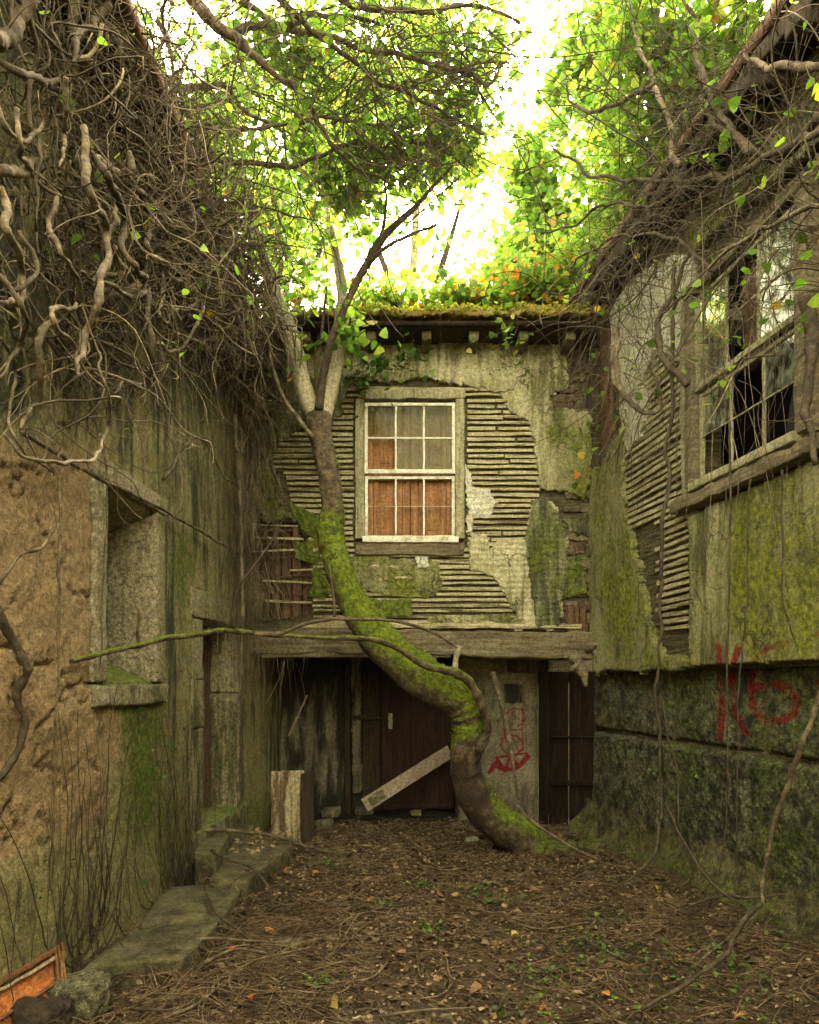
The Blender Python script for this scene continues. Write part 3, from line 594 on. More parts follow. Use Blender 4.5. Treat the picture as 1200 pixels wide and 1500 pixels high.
# ---- passage under the beam: ceiling, back wall, doors
part('ceiling_board', pbox(FAC, -1.75, 2.1, 1.955, 1.99, -1.35, -.22, (10, 1, 4), .0, .01), M['darkwood'], house)
for i in range(7): part('joist', pbox(FAC, -1.5 + i * .55, -1.4 + i * .55, 1.875, 1.953, -1.3, -.225, (1, 1, 5), .006, .012), M['darkwood'], house)
def bpx(pl, x0, x1, y0, y1): a = pl.sz(x0, y1); b = pl.sz(x1, y0); return float(a[0]), float(b[0]), float(a[1]), float(b[1])
def blotch_shade(s, z):  # dark blotches, plus passage shade painted in towards the ceiling
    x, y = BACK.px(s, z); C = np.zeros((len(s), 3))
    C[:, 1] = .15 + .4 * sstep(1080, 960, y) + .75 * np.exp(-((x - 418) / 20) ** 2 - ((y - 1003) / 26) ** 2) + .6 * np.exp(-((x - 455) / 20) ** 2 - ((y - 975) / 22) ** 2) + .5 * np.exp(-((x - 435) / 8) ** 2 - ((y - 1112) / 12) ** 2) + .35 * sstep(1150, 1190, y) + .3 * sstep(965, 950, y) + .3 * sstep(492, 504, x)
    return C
part('passage_wall', sheet(BACK, [(396, 940), (506, 940), (506, 1215), (396, 1215)], .03, .1, 0, bumpy(.02, 5, 4), (), 0, maskf=blotch_shade), M['interior'], house)
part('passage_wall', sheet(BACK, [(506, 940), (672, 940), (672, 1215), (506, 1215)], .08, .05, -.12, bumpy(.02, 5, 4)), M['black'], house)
part('door_post', pbox(BACK, *bpx(BACK, 506, 514, 950, 1200), -.1, .06, (1, 20, 1), .01, .02), M['darkwood'], house)
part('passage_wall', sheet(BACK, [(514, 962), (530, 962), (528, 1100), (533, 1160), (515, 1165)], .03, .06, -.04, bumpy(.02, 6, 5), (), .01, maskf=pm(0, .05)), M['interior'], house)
part('door_panel', pbox(BACK, *bpx(BACK, 532, 556, 985, 1190), -.1, -.06, (3, 10, 1), .004, .01), M['darkwood'], house)
part('cross_rail', pbox(BACK, *bpx(BACK, 512, 560, 1048, 1054), -.05, .0, (6, 1, 1), .004, .012), M['darkwood'], house)
door = part('door', pbox(BACK, *bpx(BACK, 560, 668, 960, 1187), -.06, -.03, (6, 10, 1), 0, 0), M['mauve'], house)
for i in range(5):
    x0 = 560 + i * 21.2; part('plank', pbox(BACK, *bpx(BACK, x0, x0 + 20.2, 958, 1186 + random.uniform(-2, 2)), -.029, -.012 + random.uniform(-.003, .003), (2, 20, 1), .003, .006, 9), M['mauve'], door)
part('rail', pbox(BACK, *bpx(BACK, 562, 664, 1178, 1184), -.011, .004, (6, 1, 1), .003, .004), M['mauve'], door)
part('hinge_plate', pbox(BACK, *bpx(BACK, 569, 575, 1045, 1068), -.011, -.004, (1, 3, 1), .002, .006), M['rubble'], door)
def graf(s, z):
    x, y = PIER.px(s, z); u, v = (x - 660) * 5, (y - 960) * 5
    st = [([(405, 445), (430, 400), (480, 388), (530, 400), (548, 450), (532, 495), (490, 520)], 6), ([(470, 395), (466, 450), (500, 462)], 5), ([(530, 390), (527, 470), (526, 590), (535, 700)], 6), ([(388, 500), (396, 570), (410, 640)], 6),
          ([(400, 540), (470, 548), (530, 540)], 5), ([(372, 660), (380, 610), (430, 585), (490, 592), (532, 640), (528, 690), (480, 728), (420, 722), (380, 690), (372, 650)], 7), ([(455, 600), (480, 660), (500, 700)], 5),
          ([(285, 860), (345, 770), (400, 845), (440, 745), (500, 815), (560, 735), (575, 745), (480, 832), (390, 838), (310, 800)], 17), ([(330, 750), (560, 715)], 9)]
    C = np.zeros((len(s), 3)); C[:, 2] = strokes_mask(u, v, st) * (.75 + .25 * fbm(np.stack([u * .03, v * .03, u * 0], -1), 2, 3))
    C[:, 1] = .6 * ((1 - sstep(50, 90, np.abs(u - 460))) * (1 - sstep(60, 80, np.abs(v - 280)))) + .5 * np.exp(-((u - 340) / 40) ** 2 - ((v - 480) / 30) ** 2) - .15 + .25 * sstep(860, 1000, v) + .35 * sstep(60, 0, v); return C  # smudges, with shade under the beam painted along the pier top
part('pier', sheet(PIER, [(672, 940), (789, 940), (789, 1220), (672, 1220)], .0105, .6, 0, bumpy(.014, 5, 14), (), 0, maskf=graf), M['interior'], house)
part('lintel', pbox(PIER, *bpx(PIER, 744, 895, 962, 985), -.02, .10, (16, 3, 1), .01, .03), M['darkwood'], house)
part('lintel', pbox(PIER, *bpx(PIER, 800, 868, 968, 992), .11, .16, (9, 3, 1), .01, .03), M['oak'], house)
pd = part('plank_door', pbox(RDOOR, *bpx(RDOOR, 790, 900, 984, 1000), -.06, -.02, (6, 2, 1), 0, .0), M['darkwood'], house)
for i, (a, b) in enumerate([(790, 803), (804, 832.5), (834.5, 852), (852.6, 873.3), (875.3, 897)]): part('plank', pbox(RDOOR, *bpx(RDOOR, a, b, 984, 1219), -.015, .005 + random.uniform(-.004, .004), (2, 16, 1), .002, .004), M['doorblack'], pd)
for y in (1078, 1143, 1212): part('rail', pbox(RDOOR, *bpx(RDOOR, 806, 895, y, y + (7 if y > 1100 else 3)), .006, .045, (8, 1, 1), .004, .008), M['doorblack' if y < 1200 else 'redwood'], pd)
part('passage_wall', pbox(RDOOR, *bpx(RDOOR, 760, 910, 940, 1225), -1.6, -1.5), M['interior'], house)
part('threshold', pbox(RDOOR, *bpx(RDOOR, 786, 900, 1219, 1236), -.1, .25, (12, 3, 4), .02, .04), M['plinth'], house)
# house body behind; black panels added to stop light leaking past the shutters
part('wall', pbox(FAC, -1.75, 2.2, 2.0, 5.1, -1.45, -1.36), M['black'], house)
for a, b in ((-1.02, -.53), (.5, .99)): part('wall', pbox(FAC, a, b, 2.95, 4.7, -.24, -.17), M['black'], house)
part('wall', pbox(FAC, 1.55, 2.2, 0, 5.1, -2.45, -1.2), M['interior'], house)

# ================================================================== LEFT BUILDING
left = empty('left_outbuilding', (-2.0, 5.0, 0), 'left wall of eroded ochre render with granite window recess and doorway', 'building')
def G2d(x, y, cx, cy, rx, ry): return np.exp(-((x - cx) / rx) ** 2 - ((y - cy) / ry) ** 2)
def lmask(s, z):
    x, y = LW.px(s, z); C = np.zeros((len(s), 3)); q = np.stack([s * 1.8, z * .9, s * 0], -1); n = fbm(q, 4, 61); n2 = fbm(q * 2.5 + 4, 4, 67)
    och = sstep(175, 120, x + 22 * n2 + 40 * sstep(1040, 1180, y) * 0) * sstep(615, 690, y + 30 * n2)
    och = np.maximum(och, .75 * G2d(x, y, 165, 1085, 40, 55)) * (1 - .8 * sstep(1180, 1330, y + .45 * x + 30 * n))
    C[:, 2] = och * 1.0
    C[:, 0] = .22 * n + .45 * G2d(x, y, 200, 1060, 35, 55) + .35 * G2d(x, y, 262, 830, 18, 60) + .3 * G2d(x, y, 205, 1170, 30, 60) + .2 * G2d(x, y, 225, 690, 30, 30) + .2 * sstep(1100, 1250, y) * sstep(200, 280, x) - .35 * och
    C[:, 1] = -.3 * sstep(1120, 1250, y) + .45 * G2d(x, y, 248, 900, 9, 190) + .35 * G2d(x, y, 285, 700, 12, 120) + .45 * G2d(x, y, 205, 1215, 40, 28) + .35 * G2d(x, y, 190, 1290, 45, 22) + .3 * G2d(x, y, 225, 620, 10, 80) + .3 * sstep(640, 560, y) + .22 * n2 + .3 * G2d(x, y, 60, 1290, 60, 50) + .3 * sstep(385, 400, x) - .35 * G2d(x, y, 235, 1210, 18, 60) - .3 * G2d(x, y, 110, 1290, 60, 30)
    return C
def ldisp(s, z):
    x, y = LW.px(s, z); q = np.stack([s * 3.5, z * 3.5, s * 0], -1); och = sstep(190, 120, x) * sstep(1320, 1180, y)
    f = fbm(q, 6, 81, .62); rid = 1 - np.abs(fbm(q * .9 + 7, 4, 85))
    return (.010 + .016 * och) * f + (.004 + .010 * och) * fbm(q * 5.5, 4, 83, .7) + och * (-.03 * sstep(.965, .995, rid)) - .03 * och * sstep(-.1, .35, fbm(q * .5, 3, 88)) + .02
W_s0, W_s1 = 4.09, 4.77; D_s0, D_s1 = 5.73, 6.69
wall_sz = [(2.4, -.1), (8.5, -.1), (8.5, 5.35), (2.4, 5.35)]
wh = [(3.94, 1.46), (4.90, 1.46), (4.90, 2.87), (3.94, 2.87)]; dh = [(5.46, .2), (6.90, .2), (6.90, 2.36), (5.46, 2.36)]
part('wall', sheet(LW, wall_sz, .016, .06, 0, ldisp, [wh, dh], 0, maskf=lmask, px=False), M['left_render'], left)
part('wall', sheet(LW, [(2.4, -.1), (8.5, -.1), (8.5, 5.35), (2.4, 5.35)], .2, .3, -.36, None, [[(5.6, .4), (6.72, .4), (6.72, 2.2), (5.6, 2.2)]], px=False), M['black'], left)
def stonemask(s, z):
    x, y = LW.px(s, z); C = np.zeros((len(s), 3)); C[:, 0] = .5 * sstep(220, 228, x) * sstep(245, 236, x) * .7 + .15 * fbm(np.stack([s * 3, z * 3, s * 0], -1), 3, 5) + .25 * sstep(270, 285, x); C[:, 1] = .2 * sstep(250, 290, x) + .25 * sstep(1020, 1035, y) * sstep(150, 180, x); return C
rc = part('window_surround', pbox(LW, 3.93, 4.088, 1.60, 2.86, -.30, .035, (5, 30, 6), .012, .012, 14, maskf=stonemask), M['granite'], left, label='near granite jamb of the walled-up window')
part('jamb', pbox(LW, 4.772, 4.92, 1.60, 2.80, -.32, .032, (5, 30, 8), .012, .012, 14, maskf=stonemask), M['granite'], rc)
part('lintel_stone', pbox(LW, 3.93, 4.92, 2.80, 2.93, -.32, .045, (20, 4, 6), .012, .016, 14, maskf=stonemask), M['granite'], rc)
g = pbox(LW, 4.089, 4.771, 2.6, 2.82, -.36, .0, (10, 1, 8), .0, .004, 14); dd = (g['V'][:, 0] - (-2.075 + .057 * g['V'][:, 1])); g['V'][:, 2] += np.where(g['V'][:, 2] < 2.7, .175 + dd * .45, 0); part('soffit_stone', g, M['granite'], rc)
g = pbox(LW, 4.089, 4.771, 1.50, 1.60, -.36, -.0, (14, 3, 10), .0, .012, 14, maskf=lambda s, z: np.tile(A(.75, 0, 0), (len(s), 1))); dd = (g['V'][:, 0] - (-2.075 + .057 * g['V'][:, 1])); g['V'][:, 2] += np.where(g['V'][:, 2] > 1.55, -dd * .45, 0); part('sloping_sill', g, M['granite'], rc)
part('sill_stone', pbox(LW, 3.92, 4.93, 1.455, 1.588, -.1, .055, (24, 5, 4), .014, .014, 14, maskf=lambda s, z: np.stack([.15 + 0 * s, .35 * sstep(4.1, 4.4, s), 0 * s], -1)), M['granite'], rc)
part('infill', pbox(LW, 4.089, 4.771, 1.6, 2.8, -.345, -.33, (8, 14, 1), 0, .01), M['left_render'], rc)
ds = part('door_surround', pbox(LW, 5.46, 5.728, .30, 1.22, -.26, .022, (6, 22, 6), .012, .014, 12, maskf=stonemask), M['granite'], left, label='granite frame of the left doorway')
part('jamb_stone', pbox(LW, 5.46, 5.728, 1.226, 1.62, -.26, .028, (6, 10, 6), .012, .014, 12, maskf=stonemask), M['granite'], ds)
part('jamb_stone', pbox(LW, 5.46, 5.728, 1.626, 2.13, -.26, .02, (6, 12, 6), .012, .014, 12, maskf=stonemask), M['granite'], ds)
part('jamb_stone', pbox(LW, 6.69, 6.92, .30, 1.5, -.30, .022, (5, 26, 6), .012, .014, 12, maskf=stonemask), M['granite'], ds)
part('jamb_stone', pbox(LW, 6.69, 6.92, 1.505, 2.13, -.30, .018, (5, 12, 6), .012, .014, 12, maskf=stonemask), M['granite'], ds)
part('lintel_stone', pbox(LW, 5.44, 6.94, 2.135, 2.37, -.26, .03, (30, 6, 4), .014, .016, 12, maskf=stonemask), M['granite'], ds)
part('door_sill', pbox(LW, 5.46, 6.92, .14, .385, -.4, .05, (30, 5, 6), .016, .02, 12, maskf=stonemask), M['granite'], ds)
for k, (s0, w, d0) in enumerate([(6.60, .085, -.31), (6.49, .085, -.33), (6.37, .06, -.36)]): part('door_board', pbox(LW, s0, s0 + w, .39, 2.12, d0, d0 + .06, (2, 26, 2), .008, .02, 12), M['redwood' if k != 2 else 'darkwood'], ds)
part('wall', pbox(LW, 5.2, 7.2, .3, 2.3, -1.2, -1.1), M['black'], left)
# eave of the left roof
part('eave_board', pbox(LW, 2.2, 7.4, 5.12, 5.22, .0, .26, (70, 2, 3), .01, .03, 5), M['darkwood'], left)
for i in range(13): part('rafter_end', pbox(LW, 2.5 + i * .38, 2.6 + i * .38, 5.02, 5.118, .02, .3, (1, 1, 3), .008, .014, 9), M['darkwood'], left)
V, Q = boxgrid((1.2, 2.6, .05), (4, 20, 1)); V[:, 2] -= V[:, 0] * .4; part('roof', dict(V=V + A(-2.7, 4.8, 5.72), Q=Q), M['tile'], left)

# ================================================================== RIGHT BUILDING
right = empty('right_house', (2.3, 5.0, 0), 'right wall with mossy plaster above big stone blocks and a tall broken sash window', 'building')
kst = [([(1055, 945), (1057, 1080)], 4.2), ([(1086, 945), (1078, 968), (1069, 1006), (1077, 1042), (1094, 1074)], 4.0),
       ([(1154, 944), (1127, 950), (1111, 962), (1103, 982), (1101, 1008), (1106, 1040), (1118, 1056)], 4.2), ([(1104, 1006), (1140, 1002), (1158, 1010), (1168, 1028), (1163, 1046), (1144, 1057), (1118, 1056)], 5),
       ([(1182, 938), (1200, 929), (1240, 920)], 4.5), ([(1200, 1000), (1215, 1030), (1205, 1060)], 5)]
def rmask(pl, mo=0., stn=0.):
    def f(s, z):
        x, y = pl.px(s, z); C = np.zeros((len(s), 3)); q = np.stack([s * 2.2, z * 1.1, s * 0], -1); n = fbm(q, 4, 91); n2 = fbm(q * 2 + 5, 4, 97)
        C[:, 0] = mo + .3 * n + .2 * G2d(x, y, 1090, 880, 60, 90) + .25 * G2d(x, y, 900, 900, 18, 50); C[:, 1] = stn + .25 * n2 + .35 * G2d(x, y, 1030, 800, 14, 60) + .2 * G2d(x, y, 1150, 830, 40, 40)
        C[:, 2] = strokes_mask(x + 3 * n2, y + 3 * n, [(p_, w_ * 1.35) for p_, w_ in kst]) * (.72 + .6 * fbm(np.stack([s * 11, z * 11, s * 0], -1), 4, 7))
        return C
    return f
# backing of the upper storey with the window opening (s 4.09..5.19)
RW0, RW1, RZ0, RZ1 = 4.10, 5.17, 3.11, 4.50
rhole = [(RW0 - .04, RZ0 - .05), (RW1 + .04, RZ0 - .05), (RW1 + .04, RZ1 + .05), (RW0 - .04, RZ1 + .05)]
part('wall', sheet(RU, [(2.4, 1.70), (7.0, 1.70), (7.0, 5.9), (2.4, 5.9)], .03, .14, -.06, lambda s, z: hline(s, z, .014), [rhole], px=False), M['backing'], right)
def rlath(s0, s1, zc): lath(RU, right, s0, s1, zc, M['lath'], h=random.uniform(.026, .036), d0=-.06, d1=random.uniform(-.035, -.02), tilt=random.uniform(-.02, .02))
z = 4.75
while z > 2.0:
    if z > 3.0: rlath(5.27, 6.5 + random.uniform(-.15, .1), z + random.uniform(-.004, .004))
    else: rlath(5.22 + random.uniform(0, .05), 5.75 + random.uniform(-.05, .12), z)
    z -= .0575
def rp(poly, mt, mf, th, rag, res=.014, back=.07, amp=.012, seed=0):
    g = sheet(RU, poly, res, back, th, bumpy(amp, 5, seed), (), rag, 8, mf, seed=seed)
    if g: part('plaster_patch', g, M[mt], right)
rp([(862, 690), (880, 682), (893, 655), (905, 640), (912, 700), (915, 770), (932, 830), (944, 905), (965, 960), (1012, 965), (1012, 978), (962, 982), (868, 982), (862, 880)], 'right_plaster', rmask(RU, .12, -.15), .0, .05, seed=3)
g = sheet(RU, [(1011, 757), (1300, 625), (1300, 962), (1011, 976)], .014, .08, .012, bumpy(.012, 4, 6), (), .006, 8, rmask(RU, .12, -.02), seed=5); part('plaster_patch', g, M['right_plaster'], right)
rp([(893, 452), (930, 405), (985, 372), (1012, 380), (1014, 452), (990, 530), (960, 505), (940, 560), (915, 585), (895, 560)], 'plaster_white', rmask(RU, -.1, -.1), .0, .03, seed=8, back=.05, amp=.02)
rp([(905, 600), (930, 560), (950, 575), (935, 640), (915, 660)], 'plaster_white', rmask(RU, -.1, 0), -.01, .03, seed=12, back=.05, amp=.02)
rp([(1012, 372), (1080, 310), (1180, 225), (1260, 160), (1260, 80), (1100, 240), (1010, 330)], 'plaster_green', rmask(RU, .1, .2), -.0, .03, seed=15, back=.05)
part('corner_timber', pbox(RU, 6.62, 6.85, 3.75, 5.4, -.05, .0, (3, 30, 1), .012, .03, 9), M['redwood'], right)
rw = sash_window(right, RU, RW0, RW1, RZ0, RZ1, {(0, 0), (0, 1), (2, 0), (2, 1)}, {(2, 1), (0, 1)}, M['oak'], M['post'], M['glass_clear'])
part('casing', pbox(RU, RW1 + .095, RW1 + .2, RZ0 - .1, RZ1 + .1, -.06, .02, (2, 20, 1), .006, .014, 9), M['post'], rw)
part('sill_beam', pbox(RU, 3.3, 5.42, 2.925, 3.02, -.06, .085, (40, 3, 2), .01, .022, 9), M['oak'], rw)
part('curtain', pbox(RU, RW0 + .42, RW0 + .68, 3.75, 4.5, -.10, -.085, (10, 10, 1), 0, .03, 9), M['redwood'], rw)
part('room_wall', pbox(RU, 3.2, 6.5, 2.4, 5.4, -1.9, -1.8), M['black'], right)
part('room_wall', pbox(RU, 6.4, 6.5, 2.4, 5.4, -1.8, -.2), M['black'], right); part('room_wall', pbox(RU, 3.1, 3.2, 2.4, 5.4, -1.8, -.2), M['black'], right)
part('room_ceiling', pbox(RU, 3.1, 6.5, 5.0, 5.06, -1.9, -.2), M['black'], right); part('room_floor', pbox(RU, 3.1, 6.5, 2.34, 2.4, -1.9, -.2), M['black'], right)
# stone blocks
def block(s0, s1, z0, z1, seed, d=.0):
    def dsp(s, z):
        e = np.minimum(np.minimum(s - s0, s1 - s), np.minimum(z - z0, z1 - z)); q = np.stack([s * 6, z * 6, s * 0 + seed], -1)
        return -.045 * (1 - sstep(0, .05, e)) + .022 * fbm(q, 5, seed, .6) + .009 * np.abs(fbm(q * 4.5, 4, seed + 3, .6)) + .008 * fbm(q * 9, 2, seed + 8)
    part('stone_block', sheet(RL, [(s0, z0), (s1, z0), (s1, z1), (s0, z1)], .0125, .25, d, dsp, (), 0, maskf=rmask(RL, .08, .16), px=False), M['rough_stone'], right)
zc1 = 1.10
for a, b in ((2.4, 3.6), (3.608, 4.62), (4.628, 5.74), (5.748, 7.3)): block(a, b, zc1 + .004, 1.735, int(a * 10))
for a, b in ((2.4, 3.55), (3.558, 4.75), (4.758, 5.9), (5.908, 7.3)): block(a, b, .17, zc1 - .004, int(a * 10) + 3, .012)
part('mortar', pbox(RL, 2.4, 7.28, -.2, 1.75, -.3, -.03, (4, 2, 2)), M['backing'], right)
def skirt():
    s = np.arange(2.4, 7.5, .025); t = np.linspace(0, 1, 16); Sg, Tg = np.meshgrid(s, t, indexing='ij')
    dd = .02 + .20 * Tg ** 1.6 + .12 * fbm(np.stack([Sg * 2, Tg * 1.5, Sg * 0], -1), 4, 131) * Tg; zz = .32 * (1 - Tg) ** 1.15 + .16 * (1 - Tg * .6) * fbm(np.stack([Sg * 1.6, Sg * 0, Tg], -1), 3, 133) - .08 * Tg
    P = RL.P(Sg.ravel(), zz.ravel(), dd.ravel()); P = P + .03 * np.stack([fbm(P * 8, 4, 135), fbm(P * 8, 4, 137), fbm(P * 8, 4, 139)], -1); n = 16
    i, j = np.meshgrid(np.arange(len(s) - 1), np.arange(n - 1), indexing='ij'); b = (i * n + j).ravel(); Q = np.stack([b, b + n, b + n + 1, b + 1], -1)
    part('plinth', dict(V=P, Q=Q, C=np.stack([.15 * fbm(P * 2, 3, 5), .2 * fbm(P * 2.5, 3, 8), 0 * P[:, 0]], -1)), M['plinth'], right)
skirt()
part('eave_board', pbox(RU, 2.4, 6.9, 5.38, 5.5, -.05, .2, (60, 2, 3), .01, .03, 5), M['darkwood'], right)
for i in range(10): part('rafter_end', pbox(RU, 3.0 + i * .4, 3.11 + i * .4, 5.28, 5.378, .0, .24, (1, 1, 3), .008, .014, 9), M['darkwood'], right)
V, Q = boxgrid((1.2, 2.5, .05), (4, 20, 1)); V[:, 2] += V[:, 0] * .4; V[:, 0] -= V[:, 1] * .163; part('roof', dict(V=V + A(3.25, 4.7, 6.05), Q=Q), M['tile'], right)

# ================================================================== THE CROOKED TREE
tree = empty('crooked_tree', (1.2, 6.5, 0), 'moss covered tree leaning in an s-curve across the facade and forking beside the window', 'tree')
tp = [(792, 1275, 6.45, 37), (768, 1232, 6.45, 31), (727, 1203, 6.4, 29.5), (698, 1172, 6.38, 29), (683, 1132, 6.35, 26), (683, 1096, 6.3, 25), (688, 1062, 6.3, 27), (677, 1030, 6.28, 31), (647, 1008, 6.25, 33), (608, 984, 6.25, 34), (573, 955, 6.25, 33),
      (543, 920, 6.25, 29), (519, 885, 6.25, 24), (502, 850, 6.25, 20.5), (491, 812, 6.25, 21), (483, 780, 6.25, 21.5), (487, 742, 6.25, 17.5), (480, 690, 6.25, 16.5), (471, 645, 6.25, 17.5), (466, 612, 6.25, 18.5), (464, 596, 6.25, 14)]
tp = [(800, 1290, 6.47, 58)] + tp
trunk = limb([at(x, y, Y) for x, y, Y, r in tp], [r * (.9 if y > 900 else .97) * Y / 1000 for x, y, Y, r in tp], 190, 28, .13, 7, 5)
trunk['V'] += .006 * np.stack([fbm(trunk['V'] * 30, 4, 3), fbm(trunk['V'] * 30, 4, 6), fbm(trunk['V'] * 30, 4, 9)], -1)
tx, ty = FAC.px(trunk['V'][:, 0] * 7.1 / trunk['V'][:, 1], (trunk['V'][:, 2] - EYE) * 7.1 / trunk['V'][:, 1] + EYE)
trunk['C'][:, 0] = -.22 * sstep(720, 620, ty) - .42 * sstep(1085, 1125, ty) * sstep(725, 700, tx) + .50 * sstep(735, 770, ty) * sstep(1110, 1060, ty) + .05 * sstep(1150, 1200, ty)
trunk['C'][:, 1] = .35 * sstep(1090, 1140, ty) * sstep(760, 700, tx) + .15 * fbm(trunk['V'] * 3, 3, 9)
trunk_o = part('trunk', trunk, M['bark'], tree)
# moss fur on the upper side of the trunk
def moss_fur(parent, V, C, nmax, seed):
    c = V.reshape(-1, 28, 3); cen = c.mean(1, keepdims=True); n = norm(c - cen).reshape(-1, 3); f = V; m = (n[:, 2] > -.2) & (C[:, 0] > -.2) & (fbm(V * 6, 3, seed) * .8 + n[:, 2] * .6 + C[:, 0] * .6 > .12)
    idx = np.nonzero(m)[0]; pk = rng.choice(idx, nmax); P = f[pk] + rng.normal(0, .008, (nmax, 3)); nn = norm(n[pk] + rng.normal(0, .45, (nmax, 3)))
    return leaves(P, rng.uniform(.007, .016, nmax), .4, -.2, fold=.6)
for k, pts in enumerate([[(800, 1262, 6.4), (835, 1268, 6.3), (870, 1285, 6.1)], [(790, 1262, 6.35), (775, 1272, 6.2), (745, 1284, 6.0)], [(805, 1255, 6.5), (850, 1248, 6.6), (880, 1252, 6.6)], [(795, 1268, 6.3), (812, 1290, 6.1), (818, 1315, 5.8)]]):
    part('root', limb([at(*p) - A(0, 0, .012 * j) for j, p in enumerate(pts)], [.12, .06, .015], 20, 10, .3, 12, 80 + k), M['bark'], tree)
part('moss', moss_fur(tree, trunk['V'], trunk['C'], 7000, 12), leafmat('trunk_moss', [(0, (.07, .10, .01)), (.5, (.17, .22, .015)), (1, (.30, .35, .03))], .3), trunk_o, kind='stuff')
br = [
 ([(466, 614, 6.25, 15), (447, 575, 6.22, 13.5), (434, 525, 6.2, 13), (420, 475, 6.2, 12), (403, 430, 6.2, 10), (388, 388, 6.2, 8), (378, 350, 6.2, 6), (362, 290, 6.25, 4), (330, 240, 6.3, 2)], 'bark_pale', 12),
 ([(470, 612, 6.25, 15), (481, 575, 6.28, 14.5), (490, 530, 6.3, 13.5), (499, 490, 6.35, 12), (503, 440, 6.4, 9), (494, 380, 6.5, 7), (480, 320, 6.6, 5), (470, 250, 6.7, 3)], 'bark_pale', 12),
 ([(468, 600, 6.15, 7), (473, 560, 6.1, 5.5), (484, 505, 6.0, 5.5), (505, 450, 6.0, 5.5), (535, 390, 6.0, 6), (556, 355, 6.0, 6.5), (585, 325, 6.0, 4.5), (625, 285, 6.0, 3), (660, 245, 6.0, 2)], 'vine_dark', 9),
 ([(466, 585, 6.2, 4), (464, 540, 6.1, 2.6), (472, 480, 6.1, 2.4), (478, 420, 6.0, 1.8)], 'vine_dark', 7),
 ([(536, 392, 6.0, 4), (560, 368, 5.9, 3), (600, 345, 5.9, 2.4), (640, 330, 5.9, 1.6)], 'vine_dark', 7),
 ([(458, 640, 6.1, 3.5), (436, 612, 6.0, 3.5), (412, 575, 6.0, 3), (398, 530, 6.0, 2.4), (390, 480, 5.95, 2)], 'vine', 7),
 ([(556, 358, 6.0, 4), (562, 330, 6.0, 3), (566, 290, 6.1, 2), (560, 240, 6.2, 1.5)], 'vine_dark', 7),
 ([(398, 430, 6.2, 5), (412, 390, 6.3, 4), (410, 330, 6.4, 3), (420, 270, 6.5, 2)], 'bark_pale', 7)]
for i, (pts, mt, sd_) in enumerate(br): part('branch', limb([at(*p[:3]) for p in pts], [p[3] * p[2] / 1000 for p in pts], len(pts) * 7, sd_, .15, 14, 30 + i, wob=.012), M[mt], tree)
# mossy side branch sweeping from the bend towards the left wall, with its broken stub
side = [(704, 1100, 6.15, 8), (713, 1072, 6.1, 6.5), (712, 1050, 6.05, 6.5), (700, 1022, 6.0, 6.5), (686, 998, 5.95, 6.5), (668, 985, 5.9, 7), (648, 981, 5.85, 6), (622, 974, 5.8, 5.5), (595, 957, 5.7, 5), (565, 942, 5.6, 4.5), (530, 936, 5.5, 4), (480, 934, 5.4, 3.4), (430, 931, 5.25, 3.2), (372, 926, 5.1, 3.6), (330, 924, 4.9, 4), (285, 930, 4.65, 4), (240, 937, 4.4, 4), (190, 949, 4.1, 4), (150, 958, 3.9, 3.8), (105, 970, 3.68, 3.2)]
sb = part('branch', limb([at(*p[:3]) for p in side], [p[3] * p[2] / 1000 for p in side], 130, 9, .3, 22, 60, wob=.014), M['bark'], tree, label='thin mossy branch reaching left across the front')
part('stub', limb([at(666, 985, 5.9), at(668, 965, 5.88), at(673, 946, 5.86)], [.032, .026, .024], 10, 9, .35, 22, 61), M['bark_pale'], sb)
part('branch', limb([at(674, 951, 5.86), at(640, 930, 5.8), at(600, 915, 5.7), at(560, 908, 5.6), at(500, 906, 5.45), at(455, 912, 5.35), at(410, 927, 5.2), at(372, 930, 5.08)], [.009, .012, .014, .015, .015, .016, .018, .016], 60, 7, .25, 22, 62, wob=.012), M['vine'], tree)
part('branch', limb([at(610, 990, 5.8), at(616, 975, 5.78)], [.004, .012], 5, 5, .3, 20, 5), M['plank'], sb)
for k, pts in enumerate([[(204, 945, 4.2), (201, 925, 4.15), (204, 900, 4.1), (198, 885, 4.1)], [(342, 921, 4.95), (340, 895, 4.9), (350, 860, 4.9), (368, 835, 4.9), (400, 790, 5.0), (413, 762, 5.0)], [(490, 905, 5.45), (488, 860, 5.4), (482, 825, 5.4)], [(707, 1085, 6.08), (720, 1076, 6.05), (730, 1078, 6.0)]]):
    part('twig', limb([at(*p) for p in pts], [.013, .01, .005], 18, 6, .2, 20, 70 + k, wob=.01), M['vine' if k != 1 else 'vine_dark'], sb)

